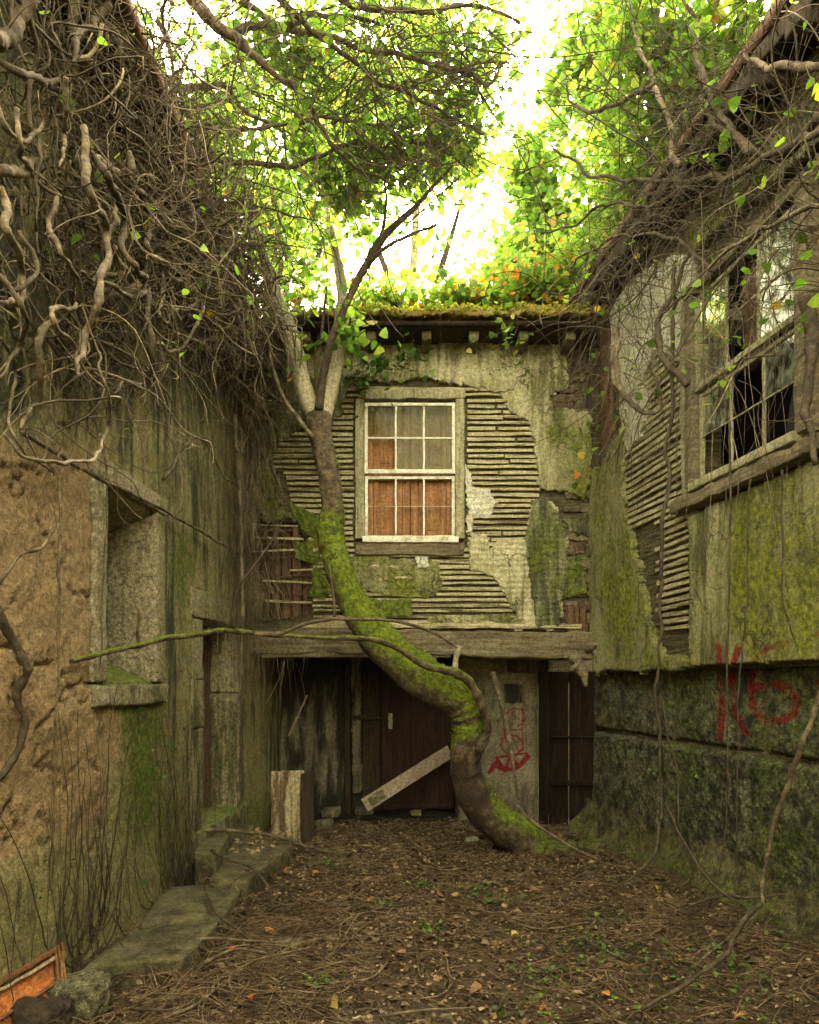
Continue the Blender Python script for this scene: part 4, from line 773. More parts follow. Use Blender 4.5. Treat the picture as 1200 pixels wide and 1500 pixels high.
# ================================================================== FOLIAGE
def blob_points(cx, cy, Y, rx, ry, rY, n):
    u = norm(rng.normal(0, 1, (n, 3))) * np.minimum(np.abs(rng.normal(0, .68, (n, 1))) ** .8, 1.7); c = at(cx, cy, Y)
    P = c + u * A(rx * Y / 1000, rY, ry * Y / 1000)
    q = fbm(P * 2.6, 3, 200); keep = q + rng.normal(0, .07, n) > -.02; return P[keep]
def foliage(blobs, dens=1.0, size=(.05, .10), twig_r=.0020, up=.45, var_shift=0.0):
    """twigs with leaves along them, spread through real volumes"""
    lv = []; tw = []
    for (cx, cy, Y, rx, ry, rY, n) in blobs:
        n = int(n * dens); st = blob_points(cx, cy, Y, rx, ry, rY, n)
        if len(st) == 0: continue
        P = walk(st, rng.normal(0, 1, (len(st), 3)) * A(1, 1, .6), 8, rng.uniform(.035, .07, len(st)), .22, (0, 0, -.02))
        tw.append(tubes(P, np.tile(np.linspace(twig_r, twig_r * .45, 8), (len(st), 1)), 3))
        for k in (1, 2, 4, 5, 7):
            off = rng.normal(0, .022, (len(st), 3)); sz = rng.uniform(*size, len(st)); v = np.clip(rng.random(len(st)) ** 1.1 * .985 + (rng.random(len(st)) < .006) * .5 + var_shift, 0, 1)
            lv.append(leaves(P[:, k] + off, sz, up, .5, v))
    return unite(lv), unite(tw)
# leaves of the crooked tree: the ones that hang free are parts of their own, the crown itself is one mass
lg, tg = foliage([(512, 480, 6.1, 22, 30, .2, 15), (440, 500, 6.0, 40, 50, .2, 5), (435, 345, 6.3, 60, 70, .5, 90), (520, 290, 6.3, 75, 50, .5, 100), (600, 235, 6.3, 75, 45, .5, 100), (655, 225, 6.2, 50, 30, .4, 90), (350, 300, 6.2, 70, 80, .5, 110), (385, 430, 6.3, 40, 50, .35, 14), (462, 440, 6.3, 22, 30, .3, 12)], 1.0)
part('crown', lg, M['leaf_mid'], tree, kind='stuff'); part('twigs', tg, M['vine_dark'], tree, kind='stuff')
base_leaf = [mesh_of('leaf', leaves(A(0, 0, 0)[None], .1, .8, .2, np.array([v])), M['leaf_dark' if v < .4 else 'leaf']) for v in (.1, .3, .45, .6, .8, .35)]
def hang_leaf(parent, P, sc, mats=None):
    o = bpy.data.objects.new('leaf', base_leaf[random.randrange(6) if mats is None else mats]); COL.objects.link(o); o.parent = parent
    o.location = tuple(P - wloc(parent)); o.rotation_euler = (random.uniform(.4, 1.7), random.uniform(-.5, .5), random.uniform(-3.1, 3.1)); o.scale = (sc, sc, sc)
for cx, cy, Y, rx, ry, n in ((640, 372, 6.0, 26, 30, 17), (662, 300, 6.0, 26, 22, 12), (612, 405, 6.0, 14, 10, 5), (512, 470, 6.05, 22, 36, 20), (510, 508, 6.0, 18, 10, 8), (610, 345, 6.0, 24, 14, 8)):
    for k in range(n): hang_leaf(tree, at(cx + random.gauss(0, rx * .6), cy + random.gauss(0, ry * .6), Y + random.uniform(-.15, .15)), random.uniform(.5, .95))

# ---- trees beyond the roofs
def far_tree(x, Y, z0, h, r, lean, label, blobs, mt, size, limbs):
    t = empty('tree', (x, Y, 0), label, 'tree', 'trees growing beyond the roofs')
    part('trunk', limb([(x, Y, 0), (x + lean * .3, Y, h * .35), (x + lean * .6, Y + .1, h * .7), (x + lean, Y, h)], [r, r * .8, r * .55, r * .2], 40, 9, .2, 6, int(Y * 3)), M['bark_pale'], t)
    for k, (a, b) in enumerate(limbs): part('branch', limb([A(*a), (A(*a) + A(*b)) / 2 + A(.1, 0, .15), A(*b)], [r * .45, r * .3, r * .08], 16, 6, .2, 6, k), M['vine_dark'], t)
    l, w = foliage(blobs, 1.0, size, .004); part('crown', l, M[mt], t, kind='stuff'); part('twigs', w, M['vine'], t, kind='stuff')
far_tree(-1.9, 9.6, 0, 8.5, .13, .2, 'slender pale tree rising behind the left end of the facade roof', [(395, 330, 9.4, 80, 110, .9, 560), (330, 180, 9.4, 110, 110, .9, 620), (480, 180, 9.6, 110, 100, 1.0, 620)], 'leaf_light', (.07, .12), [((-1.9, 9.6, 5.5), (-2.6, 9.5, 8.0)), ((-1.85, 9.6, 6.3), (-1.0, 9.8, 8.6))])
far_tree(2.6, 10.4, 0, 9.0, .16, -.3, 'broad bright tree behind the right corner of the facade', [(845, 340, 9.6, 105, 85, .9, 800), (900, 200, 9.4, 90, 110, .9, 760), (890, 60, 9.0, 45, 80, .8, 420), (790, 400, 9.4, 80, 40, .8, 480), (795, 300, 9.2, 45, 75, .7, 330), (765, 245, 9.2, 28, 50, .5, 120), (825, 120, 9.2, 30, 120, .6, 200), (745, 390, 9.2, 45, 40, .6, 190), (960, 330, 9.0, 80, 80, .7, 500)], 'leaf_light', (.07, .13), [((2.5, 10.4, 6), (3.3, 9.8, 8.2)), ((2.5, 10.4, 6.5), (1.9, 10, 8.0))])
far_tree(-.3, 13.5, 0, 12, .2, .5, 'tall pale tree standing far behind the middle of the facade', [(560, 130, 12.6, 130, 90, 1.2, 430), (610, 40, 12.0, 90, 60, 1.2, 280), (520, 240, 12.5, 90, 55, 1.0, 300), (640, 225, 12.0, 50, 35, .8, 120), (690, 250, 12.0, 70, 50, .8, 110), (470, 350, 12, 70, 60, .8, 100), (560, 440, 12, 100, 14, .8, 90)], 'leaf_light', (.09, .15), [((0, 13.5, 8), (1.2, 13, 11.5)), ((-.1, 13.5, 8.5), (-1.2, 13.2, 11))])
# ---- ivy mass on the roofs
l, w = foliage([(560, 452, 7.6, 75, 13, .5, 190), (680, 448, 7.8, 90, 20, .6, 340), (790, 440, 7.8, 60, 26, .6, 360), (850, 415, 7.5, 50, 40, .5, 330), (740, 420, 8.2, 60, 22, .5, 170)], 1.5, (.05, .085), var_shift=.1)
tag(single('roof_ivy', l, M['leaf_light'], 'sunlit ivy creeping over the mossy facade roof', 'ivy', kind='stuff'))
tag(single('roof_ivy_stems', w, M['vine'], 'fine stems under the ivy on the facade roof', 'stems', kind='stuff'))
l, w = foliage([(950, 270, 6.4, 75, 85, .5, 420), (1010, 160, 5.6, 95, 110, .6, 520), (1100, 50, 5.0, 110, 70, .5, 420), (960, 60, 5.6, 90, 80, .6, 520), (1060, 250, 5.2, 70, 50, .4, 90), (895, 300, 7.0, 45, 60, .4, 200), (885, 375, 6.5, 30, 25, .25, 60), (960, 285, 5.6, 30, 30, .2, 70), (1050, 160, 4.8, 40, 40, .2, 80), (1160, 110, 4.4, 50, 80, .3, 70)], 1.0, (.045, .085))
tag(single('right_roof_ivy', l, M['leaf_mid'], 'green ivy spilling over the right hand eave', 'ivy', kind='stuff')); tag(single('right_roof_twigs', w, M['vine_dark'], 'fine twigs among the ivy over the right eave', 'twigs', kind='stuff'))
l, w = foliage([(300, 60, 5.2, 120, 80, .6, 240), (440, 80, 5.4, 120, 100, .7, 260), (550, 120, 5.6, 120, 110, .7, 250), (650, 70, 5.8, 80, 90, .6, 190), (690, 170, 6.0, 42, 60, .5, 110), (728, 60, 6.2, 26, 60, .4, 80), (722, 170, 6.4, 24, 50, .4, 50), (300, 420, 6.2, 30, 50, .3, 30), (260, 200, 5.2, 60, 100, .5, 240), (400, 210, 5.8, 120, 60, .6, 300), (560, 225, 6.0, 120, 40, .5, 150), (300, 330, 5.8, 40, 60, .3, 90)], 1.0, (.04, .08))
tag(single('overhead_leaves', l, M['leaf_mid'], 'leafy canopy hanging over the courtyard from the left roof', 'foliage', kind='stuff')); tag(single('canopy_twigs', w, M['vine_dark'], 'fine leafy twigs in the overhead canopy', 'twigs', kind='stuff'))

# ================================================================== VINES, LEFT SIDE
def vine_label(adj, where): return f'{adj} {where}'
def lpt(cx, cy, d, sc=2.142):
    x, y = cx / sc, cy / sc; s = (LW.X0 + d) / ((x - 600) / 1000 - LW.k); return at(x, y, s)
GV = 'woody vines hanging on the left wall'
LV = [
 ([(0, 190), (80, 245), (150, 262), (210, 260)], 12, .35, 'thick dark vine running level into the top left frame edge'),
 ([(205, 262), (212, 340), (205, 420), (213, 455), (185, 525)], 9, .4, 'vine dropping straight from the level branch at top left'),
 ([(250, -20), (247, 145), (268, 187), (300, 200), (332, 245)], 17, .25, 'heavy crooked vine stem coming down at the eave top left'),
 ([(345, 5), (300, 60), (250, 125), (235, 200)], 13, .35, 'short stout vine slanting beside the heavy crooked stem'),
 ([(0, 600), (16, 660), (16, 720), (58, 780), (75, 860), (70, 950), (35, 975), (-10, 968)], 13, .4, 'long bowed vine curling back to the left frame edge'),
 ([(265, 400), (268, 560), (300, 640), (326, 700), (330, 800), (320, 880), (300, 960), (272, 1040), (264, 1110), (245, 1188)], 14, .5, 'thickest hanging vine with a blunt cut end above the window recess'),
 ([(285, 480), (338, 560), (380, 640), (398, 700), (400, 790), (428, 840), (462, 890), (440, 925), (380, 930), (318, 900)], 13, .5, 'vine bending into a hook in the middle of the left tangle'),
 ([(418, 488), (412, 530), (380, 546), (330, 520), (285, 478)], 14, .4, 'pale knuckled vine with an upturned end'),
 ([(432, 590), (460, 640), (476, 700), (460, 760), (478, 800), (508, 835), (505, 920), (510, 990), (550, 1040), (615, 1112)], 10, .35, 'wavy vine trailing to the right under the tangle'),
 ([(430, 830), (462, 900), (467, 960), (476, 1080), (477, 1180), (465, 1217), (392, 1196), (345, 1235)], 10, .45, 'vine ending in a square hook below the tangle'),
 ([(168, 1018), (130, 1020), (120, 1070), (131, 1150), (120, 1250), (66, 1335)], 12, .3, 'vine arching over and down above the ochre render'),
 ([(232, 948), (176, 970), (170, 1012), (214, 1060), (238, 1100), (246, 1150)], 8, .45, 'small looped vine left of the blunt cut vine'),
 ([(-10, 850), (58, 960), (80, 1012), (58, 1100), (-10, 1195)], 9, .45, 'bulging vine at the left frame edge over the ochre render'),
 ([(60, 330), (70, 440), (100, 520), (150, 600), (255, 645)], 9, .35, 'vine sagging through the upper left tangle'),
 ([(-10, 530), (60, 540), (100, 505), (160, 480)], 17, .3, 'knotted pale vine joint at upper left'),
 ([(-10, 120), (20, 130), (75, 60), (140, -20)], 26, .35, 'stoutest vine stem crossing the top left corner'),
 ([(390, 790), (340, 770), (310, 700), (285, 640)], 8, .3, 'short curved vine beside the hooked vine'),
 ([(0, 1370), (80, 1442), (200, 1456), (290, 1432), (336, 1350), (350, 1290), (322, 1200), (296, 1090), (250, 960)], 7, .6, 'big loose vine loop slung above the granite window recess'),
 ([(60, 720), (112, 840), (48, 905), (0, 830)], 8, .4, 'crossing vine in the left tangle near the frame edge'),
 ([(-10, 300), (30, 420), (90, 440), (140, 370), (150, 260)], 9, .35, 'u-shaped vine below the level branch at top left'),
 ([(640, 950), (600, 1060), (552, 1098), (480, 1072), (420, 985)], 6, .4, 'thin vine swag at the right of the tangle'),
 ([(700, 720), (640, 660), (560, 710), (490, 660), (430, 590)], 9, .35, 'vine twisting out from under the left eave'),
 ([(520, 860), (600, 900), (630, 940), (560, 965), (480, 950)], 7, .35, 'pale curled vine low in the tangle'),
 ([(180, 620), (150, 700), (180, 800), (240, 870), (230, 960)], 9, .4, 'vine descending left of the thickest hanging vine'),
 ([(460, 430), (500, 520), (560, 600), (640, 680), (700, 720)], 8, .3, 'vine following the left eave down to the facade'),
 ([(370, 640), (350, 740), (380, 850), (300, 880), (250, 840)], 10, .35, 'gnarled vine behind the hooked vine'),
 ([(480, 850), (420, 905), (360, 920), (300, 905), (270, 860)], 11, .25, 'broad pale vine cradle at the foot of the tangle'),
 ([(100, 0), (110, 200), (90, 380), (120, 480), (100, 700)], 8, .3, 'long straight vine near the top left corner'),
 ([(10, 1050), (60, 1180), (20, 1300), (60, 1400), (180, 1500)], 6, .3, 'thin vine wandering down onto the ochre render')]
for i, (pts, r, d, lab) in enumerate(LV):
    P = [lpt(x, y, d + .05 * math.sin(j * 1.7 + i)) for j, (x, y) in enumerate(pts)]
    rr = [r * .88 / 2.142 * P[0][1] / 1000 * f for f in (.9, 1.1, 1.0, .95, .85, .4)]
    single('vine', limb(P, rr, len(pts) * 12, 10, .32, 20, 100 + i, wob=.04), M['vine' if i % 3 else 'vine_dark'], lab, 'vine', GV)
for i, (pts, r, lab) in enumerate([
    ([(-5, 895, 3.05), (25, 950, 3.15), (43, 985, 3.2), (26, 1020, 3.2), (36, 1060, 3.25), (18, 1110, 3.2), (-8, 1145, 3.1)], 7.5, 'dark vine snaking down the ochre render at the left edge'),
    ([(30, 632, 3.1), (150, 702, 3.86), (235, 745, 4.72), (300, 782, 5.55), (356, 814, 6.45)], 4.2, 'straight dry cane slanting above the window recess and doorway'),
    ([(-5, 860, 3.05), (30, 810, 3.2), (62, 800, 3.3), (80, 770, 3.4)], 3, 'pale thin vine curving on the ochre render'),
    ([(150, 640, 3.9), (158, 760, 4.0), (150, 850, 4.0), (143, 1060, 4.0), (150, 1060, 4.0)], 1.6, 'hair-thin root hanging across the near window jamb'),
    ([(85, 650, 3.4), (84, 900, 3.45), (80, 1180, 3.5), (70, 1380, 3.6)], 2.2, 'thin root running down the ochre render to the ground'),
    ([(345, 610, 6.2), (352, 750, 6.3), (356, 900, 6.3), (348, 1080, 6.2), (352, 1200, 6.2)], 3.5, 'root rope hanging at the corner between left wall and facade'),
    ([(240, 700, 4.9), (290, 640, 5.6), (330, 700, 6.1), (352, 712, 6.4)], 2.4, 'thin vine swinging over the plain green render')]):
    single('vine', limb([at(*p) for p in pts], [r * pts[0][2] / 1000, r * .85 * pts[0][2] / 1000, r * .7 * pts[0][2] / 1000], len(pts) * 9, 7, .3, 18, 140 + i, wob=.02), M['vine' if i else 'vine_dark'], lab, 'vine', GV)
def conf_left(p):
    lim = LW.X0 + LW.k * p[:, 1] + .03; p[:, 0] = np.maximum(p[:, 0], lim); p[:, 0] = np.minimum(p[:, 0], lim + .75); return p
def start_left(n, lo=2.9, dmax=.5):
    s = 2.9 + 4 * rng.random(n) ** .8; low = lo - 2.9 + np.interp(s, [2.8, 3.7, 4.1, 4.6, 5.4, 6.2, 7], [2.85, 3.0, 3.55, 4.0, 4.3, 4.4, 4.1]) + .12 * np.sin(s * 5); z = low + (5.35 - low) * rng.random(n) ** .8; return LW.P(s, z, .03 + dmax * rng.random(n) ** 1.6)
def mass(n, N, step, wander, pull, r, sides, start, conf, dz=(1, 1, 1)):
    st = start(n); P = walk(st, rng.normal(0, 1, (n, 3)) * A(*dz), N, rng.uniform(step * .6, step * 1.3, n), wander, pull, .8, conf); rr = rng.uniform(*r, n)[:, None] * np.linspace(1, .45, N)[None]
    return tubes(P, rr, sides, np.stack([rng.uniform(-.1, .2, n), rng.uniform(-.35, .45, n), np.zeros(n)], -1))
single('left_tangle', unite([mass(1900, 26, .030, .22, (0, 0, -.05), (.0012, .0032), 3, start_left, conf_left), mass(420, 26, .045, .15, (0, 0, -.07), (.003, .007), 4, start_left, conf_left), mass(60, 22, .05, .13, (0, 0, -.06), (.006, .011), 5, lambda n: start_left(n, 3.15, .6), conf_left)]), M['strand'], 'dense tangle of dry stems hanging on the upper left wall', 'tangle', kind='stuff')
single('left_tangle_dark', unite([mass(900, 24, .04, .2, (0, 0, -.03), (.003, .009), 4, lambda n: start_left(n, 3.1, .25), conf_left)]), M['vine_dark'], 'dark stems deep in the tangle on the left wall', 'tangle', kind='stuff')
# curtain of roots hanging down the corner
def start_corner(n):
    s = rng.normal(6.6, .28, n); z = rng.uniform(2.3, 4.9, n); return LW.P(np.clip(s, 5.2, 7.0), z, .03 + .25 * rng.random(n) ** 1.5)
def start_curtain(n): s = rng.uniform(3.2, 7, n); return LW.P(s, np.interp(s, [2.8, 3.7, 4.1, 4.6, 5.4, 6.2, 7], [2.85, 3.0, 3.55, 4.0, 4.3, 4.4, 4.1]) + rng.uniform(-.2, .6, n), .03 + .2 * rng.random(n))
single('root_curtain', unite([mass(430, 26, .05, .04, (0, 0, -.28), (.0014, .0038), 3, start_corner, conf_left, (.5, .5, 1)), mass(110, 22, .05, .06, (0, 0, -.2), (.0014, .003), 3, start_curtain, conf_left, (.5, .5, 1))]), M['strand'], 'curtain of dry hanging roots in the corner by the facade', 'roots', kind='stuff')
def start_foot(n):
    s = np.where(rng.random(n) < .5, rng.normal(3.75, .28, n), rng.normal(5.15, .16, n)); return LW.P(s, rng.uniform(.0, .25, n), .03 + .03 * rng.random(n))
def conf_tight(p): lim = LW.X0 + LW.k * p[:, 1] + .025; p[:, 0] = np.clip(p[:, 0], lim, lim + .06); p[:, 2] = np.maximum(p[:, 2], .02); return p
single('creeper_stems', mass(110, 26, .045, .05, (0, 0, .22), (.0018, .0045), 4, start_foot, conf_tight, (.2, .5, 1)), M['vine_dark'], 'thin creeper stems climbing from the foot of the left wall', 'creeper', kind='stuff')
# overhead branches
OB = [
 ([(275, -10, 4.6), (308, 28, 4.7), (345, 60, 4.8), (385, 92, 4.9), (420, 118, 5.0)], 8.5, 'stout dark branch slanting down from the top edge'),
 ([(345, 52, 4.8), (383, 36, 4.9), (420, 38, 5.0), (480, 22, 5.1), (560, 30, 5.2)], 5, 'side branch forking right from the stout dark branch'),
 ([(168, 152, 4.7), (205, 180, 4.8), (245, 192, 5.0)], 9, 'broken-off limb poking out from the left eave'),
 ([(200, 155, 4.9), (235, 146, 5.0), (290, 124, 5.1), (330, 128, 5.2), (365, 165, 5.3), (420, 190, 5.4)], 5, 'branch rising then dipping over the left eave'),
 ([(238, 210, 5.0), (280, 215, 5.1), (328, 235, 5.2), (390, 244, 5.3), (450, 238, 5.4), (520, 205, 5.5)], 5, 'long low branch sweeping right from the left eave'),
 ([(187, 0, 4.4), (200, 45, 4.4), (196, 85, 4.5), (210, 122, 4.6), (243, 178, 4.8), (280, 220, 5.0)], 4.2, 'sinuous branch descending to the left eave'),
 ([(330, -10, 4.8), (400, 30, 5.0), (470, 50, 5.1), (560, 78, 5.3), (640, 96, 5.4), (700, 94, 5.5), (750, 96, 5.6)], 4.5, 'long branch reaching to the open sky gap'),
 ([(400, -10, 4.9), (450, 40, 5.0), (520, 95, 5.2), (600, 140, 5.3), (660, 175, 5.4), (710, 200, 5.5)], 3.8, 'branch crossing the canopy diagonally'),
 ([(480, -10, 5.0), (530, 15, 5.1), (610, 20, 5.2), (690, 8, 5.3), (760, 30, 5.4)], 4.5, 'branch along the top edge towards the sky gap'),
 ([(300, 180, 5.0), (380, 190, 5.2), (470, 170, 5.3), (560, 190, 5.4), (640, 240, 5.5)], 3, 'thin branch curving under the overhead canopy'),
 ([(420, 118, 5.0), (460, 170, 5.2), (500, 230, 5.3), (580, 270, 5.5)], 3.4, 'drooping tip of the stout dark branch'),
 ([(640, 96, 5.4), (690, 112, 5.5), (715, 128, 5.5), (740, 90, 5.6)], 3.4, 'pale forked twig beside the sky gap'),
 ([(230, 30, 4.6), (260, 120, 4.8), (262, 200, 4.9), (300, 280, 5.2)], 3, 'whip-like branch over the left eave'),
 ([(250, 250, 5.2), (310, 290, 5.4), (380, 300, 5.6), (470, 330, 5.8)], 2.4, 'slender branch between the eave and the crooked tree')]
OBR = [
 ([(1210, 190, 3.6), (1160, 218, 3.9), (1110, 240, 4.2), (1060, 262, 4.5), (1010, 268, 4.8), (960, 270, 5.1), (880, 262, 5.5), (840, 240, 5.8), (805, 215, 6.0)], 6, 'long branch stretching left from the right frame edge'),
 ([(1210, 95, 3.7), (1150, 98, 3.9), (1120, 100, 4.0), (1085, 80, 4.2)], 6, 'pale stub branch near the top right corner'),
 ([(1200, 170, 3.7), (1140, 230, 4.1), (1090, 205, 4.3), (1050, 180, 4.5), (1020, 140, 4.7)], 6, 'crooked branch climbing at the right edge'),
 ([(960, 120, 4.9), (900, 150, 5.2), (870, 158, 5.4), (840, 152, 5.6), (830, 120, 5.7)], 3.6, 'branch tip curling up in the right canopy'),
 ([(1000, 240, 4.6), (985, 215, 4.7), (960, 130, 4.9), (935, 60, 5.1), (920, -10, 5.3)], 4, 'upright branch in the right canopy'),
 ([(1100, 230, 4.2), (1060, 170, 4.5), (1030, 110, 4.7), (1020, 40, 4.9), (990, -10, 5.1)], 5, 'branch leaning over the right eave'),
 ([(1010, 270, 4.8), (940, 300, 5.2), (880, 300, 5.6), (840, 330, 5.8), (790, 340, 6.1)], 3, 'thin branch dipping towards the facade roof'),
 ([(1200, 300, 3.6), (1130, 330, 3.9), (1060, 370, 4.3), (1000, 430, 4.7), (960, 470, 5.0)], 3.6, 'stem slanting across the right window top'),
 ([(1050, 400, 4.5), (985, 350, 4.8), (920, 345, 5.1), (870, 360, 5.4), (830, 395, 5.8)], 3, 'stem arching over the facade corner'),
 ([(1010, 560, 4.8), (975, 520, 4.9), (965, 470, 5.0), (990, 420, 4.9), (1010, 380, 4.8)], 5, 'dark stem bending beside the right window'),
 ([(905, 480, 5.7), (905, 540, 5.6), (925, 590, 5.5), (965, 600, 5.4), (960, 550, 5.4)], 4.5, 'pale looped stem on the right wall'),
 ([(1185, 440, 3.95), (1190, 520, 3.9), (1183, 600, 3.9), (1200, 680, 3.8)], 9, 'thick upright stem at the right window edge')]
for i, (pts, r, lab) in enumerate(OB + OBR):
    single('branch', limb([at(*p) for p in pts], [r * 1.1 * pts[0][2] / 1000 * f for f in (1, .85, .65, .4)], len(pts) * 9, 8, .25, 12, 180 + i, wob=.05), M['vine_dark' if i % 3 else 'vine'], lab, 'branch', 'bare branches hanging over the courtyard')
MT = leafmat('roof_moss_tuft', [(0, (.10, .12, .015)), (.45, (.26, .28, .03)), (.75, (.40, .30, .06)), (1, (.46, .17, .05))], .4)
n_ = 9000; mx = rng.uniform(-1.9, 1.95, n_); my = rng.uniform(6.58, 6.86, n_)
mp = np.stack([mx, my, 5.215 + .05 * fbm(np.stack([mx * 7, my * 7, mx * 0], -1), 4, 77) + rng.uniform(-.045, .04, n_)], -1)
part('moss_tufts', leaves(mp, rng.uniform(.012, .035, n_), .2, -.3, np.clip(.5 + .9 * fbm(mp * 3, 3, 8) + rng.normal(0, .15, n_), 0, 1), .7), MT, house, kind='stuff')
def blob_start(bl):
    def f(n):
        w = np.array([b[6] for b in bl], float); k = rng.choice(len(bl), n, p=w / w.sum()); out = np.zeros((n, 3))
        for j, b in enumerate(bl):
            m = k == j; u = norm(rng.normal(0, 1, (m.sum(), 3))) * (rng.random((m.sum(), 1)) ** .4); out[m] = at(*b[:3]) + u * A(b[3] * b[2] / 1000, b[5], b[4] * b[2] / 1000)
        return out
    return f
ovb = [(690, 110, 5.5, 50, 90, .4, 1.5), (600, 230, 5.6, 120, 50, .4, 5), (250, 120, 4.8, 120, 130, .5, 10), (430, 70, 5.0, 160, 90, .6, 14), (600, 90, 5.2, 140, 80, .5, 11), (500, 190, 5.3, 200, 60, .5, 7), (300, 270, 5.4, 80, 80, .4, 4), (640, 60, 5.3, 90, 50, .4, 6), (450, 300, 5.8, 110, 50, .4, 2)]
single('overhead_twigs', unite([mass(1000, 22, .055, .06, (.03, 0, -.03), (.0013, .0034), 3, blob_start(ovb), None, (1, .6, .6)), mass(150, 22, .075, .05, (.05, 0, -.02), (.004, .008), 4, blob_start(ovb), None, (1, .6, .5)), mass(240, 20, .05, .03, (0, 0, -.25), (.0015, .003), 3, blob_start(ovb[:3]), None)]), M['vine_dark'], 'mass of bare twigs hanging under the overhead canopy', 'twigs', kind='stuff')
rvb = [(1000, 190, 5.0, 110, 120, .5, 10), (1120, 160, 4.2, 90, 130, .4, 10), (1060, 330, 4.6, 110, 80, .3, 10), (920, 380, 5.4, 70, 60, .3, 7), (1150, 350, 3.9, 70, 120, .2, 7), (880, 440, 6.0, 40, 50, .3, 5), (950, 80, 5.3, 90, 80, .5, 7), (900, 385, 6.2, 40, 25, .25, 7), (960, 300, 5.5, 40, 40, .2, 8), (1040, 190, 4.7, 50, 50, .2, 9), (1120, 80, 4.2, 50, 60, .2, 9)]
def conf_right(p): lim = RU.X0 + RU.k * p[:, 1] - .04; p[:, 0] = np.where(p[:, 2] < 5.2, np.minimum(p[:, 0], lim), p[:, 0]); return p
def start_rw(n): s = rng.uniform(3.2, 6.7, n); return RU.P(s, rng.uniform(3.5, 5.3, n), .04 + .35 * rng.random(n) ** 2)
single('right_twigs', unite([mass(620, 24, .05, .09, (-.02, 0, -.03), (.0012, .0034), 3, blob_start(rvb), conf_right), mass(110, 22, .065, .07, (-.02, 0, 0), (.003, .007), 4, blob_start(rvb), conf_right)]), M['vine_dark'], 'mass of bare twigs along the right eave', 'twigs', kind='stuff')
single('right_wall_stems', unite([mass(230, 24, .045, .10, (0, 0, -.06), (.0012, .0032), 3, start_rw, conf_right), mass(50, 26, .055, .05, (0, -.02, -.1), (.003, .007), 4, start_rw, conf_right), mass(60, 26, .06, .02, (0, 0, -.3), (.0015, .0035), 3, start_rw, conf_right)]), M['strand'], 'dry stems clinging to the upper right wall and window', 'stems', kind='stuff')
for i, (pts, r, lab) in enumerate([
    ([(990, 380, 5.3), (985, 520, 5.2), (972, 760, 5.2), (967, 960, 5.2), (965, 1120, 5.2), (968, 1205, 5.2)], 3.6, 'long straight vine hanging left of the right window down to the plinth'),
    ([(1070, 620, 4.55), (1069, 800, 4.55), (1065, 1000, 4.55), (1064, 1180, 4.55), (1045, 1330, 4.5), (1035, 1385, 4.4)], 1.9, 'thin vine hanging in front of the first red stroke'),
    ([(1098, 700, 4.4), (1096, 860, 4.4), (1084, 990, 4.4), (1081, 1130, 4.4), (1080, 1350, 4.35)], 1.9, 'thin pale vine hanging through the red letter'),
    ([(1146, 690, 4.1), (1146, 860, 4.1), (1154, 910, 4.1), (1167, 940, 4.1)], 1.9, 'short vine tip dangling over the red six'),
    ([(1206, 1005, 3.85), (1180, 1080, 3.9), (1150, 1160, 4.0), (1128, 1230, 4.05), (1117, 1290, 4.05), (1116, 1330, 4.0)], 5.5, 'stout pale stem leaning against the big stones at the right edge'),
    ([(968, 1020, 5.2), (980, 1080, 5.15), (992, 1130, 5.1), (993, 1215, 5.0)], 2.2, 'forked lower strand of the long straight vine'),
    ([(968, 1200, 5.1), (975, 1180, 5.1), (1010, 1250, 4.6), (1050, 1300, 4.2), (1090, 1325, 4.0)], 2.6, 'vine sprawling off the plinth to the ground'),
    ([(965, 1205, 5.1), (958, 1250, 5.0), (935, 1280, 4.9), (900, 1300, 4.8)], 3, 'root running from the plinth over the leaf litter'),
    ([(1116, 1325, 3.95), (1085, 1350, 3.8), (1060, 1400, 3.5), (1010, 1440, 3.3), (940, 1480, 3.1)], 4.5, 'long dark stick trailing from the leaning stem across the ground'),
    ([(1010, 1325, 4.3), (1060, 1310, 4.25), (1100, 1315, 4.1), (1150, 1310, 4.0)], 3, 'level stick lying against the plinth')]):
    single('vine', limb([at(*p) for p in pts], [r * .85 * pts[0][2] / 1000 * f for f in (1, .9, .75, .6)], len(pts) * 14, 7, .3, 18, 230 + i, wob=.05 if i == 0 else .018), M['vine' if i == 4 else 'vine_dark'], lab, 'vine', 'vines and sticks by the right wall')
# small ivy sprays on facade, walls
for lab, bl, dn in (('ivy spray growing over the top left corner of the sash window', [(555, 528, 6.85, 42, 16, .08, 22), (530, 560, 6.85, 22, 14, .06, 14), (590, 520, 6.85, 30, 10, .06, 6)], 1), ('fresh green spray hanging under the eave at the right of the facade', [(742, 488, 6.6, 28, 9, .1, 12), (770, 505, 6.6, 32, 14, .1, 17), (748, 535, 6.7, 14, 26, .08, 12), (790, 485, 6.5, 30, 12, .1, 8)], 1)):
    l, w = foliage(bl, 1.0, (.04, .075)); t = empty('ivy_spray', at(*bl[0][:3]), lab, 'ivy'); part('foliage', l, M['leaf_dark' if 'sash' in lab else 'leaf_light'], t, kind='stuff'); part('stems', w, M['vine_dark'], t, kind='stuff')
def spread(n, starts, mt, name, lab, size): P = starts(n); single(name, leaves(P, rng.uniform(*size, n), .3, .4), M[mt], lab, 'ivy leaves', kind='stuff')
spread(190, lambda n: start_left(n, 2.8, .7) + A(.08, 0, 0), 'leaf', 'tangle_leaves', 'scattered fresh leaves caught in the left tangle', (.035, .075))
spread(36, lambda n: LW.P(rng.uniform(3.2, 5.3, n), rng.uniform(.2, 1.5, n), .08), 'seedling', 'wall_leaves', 'few small ivy leaves low on the left wall', (.018, .034))
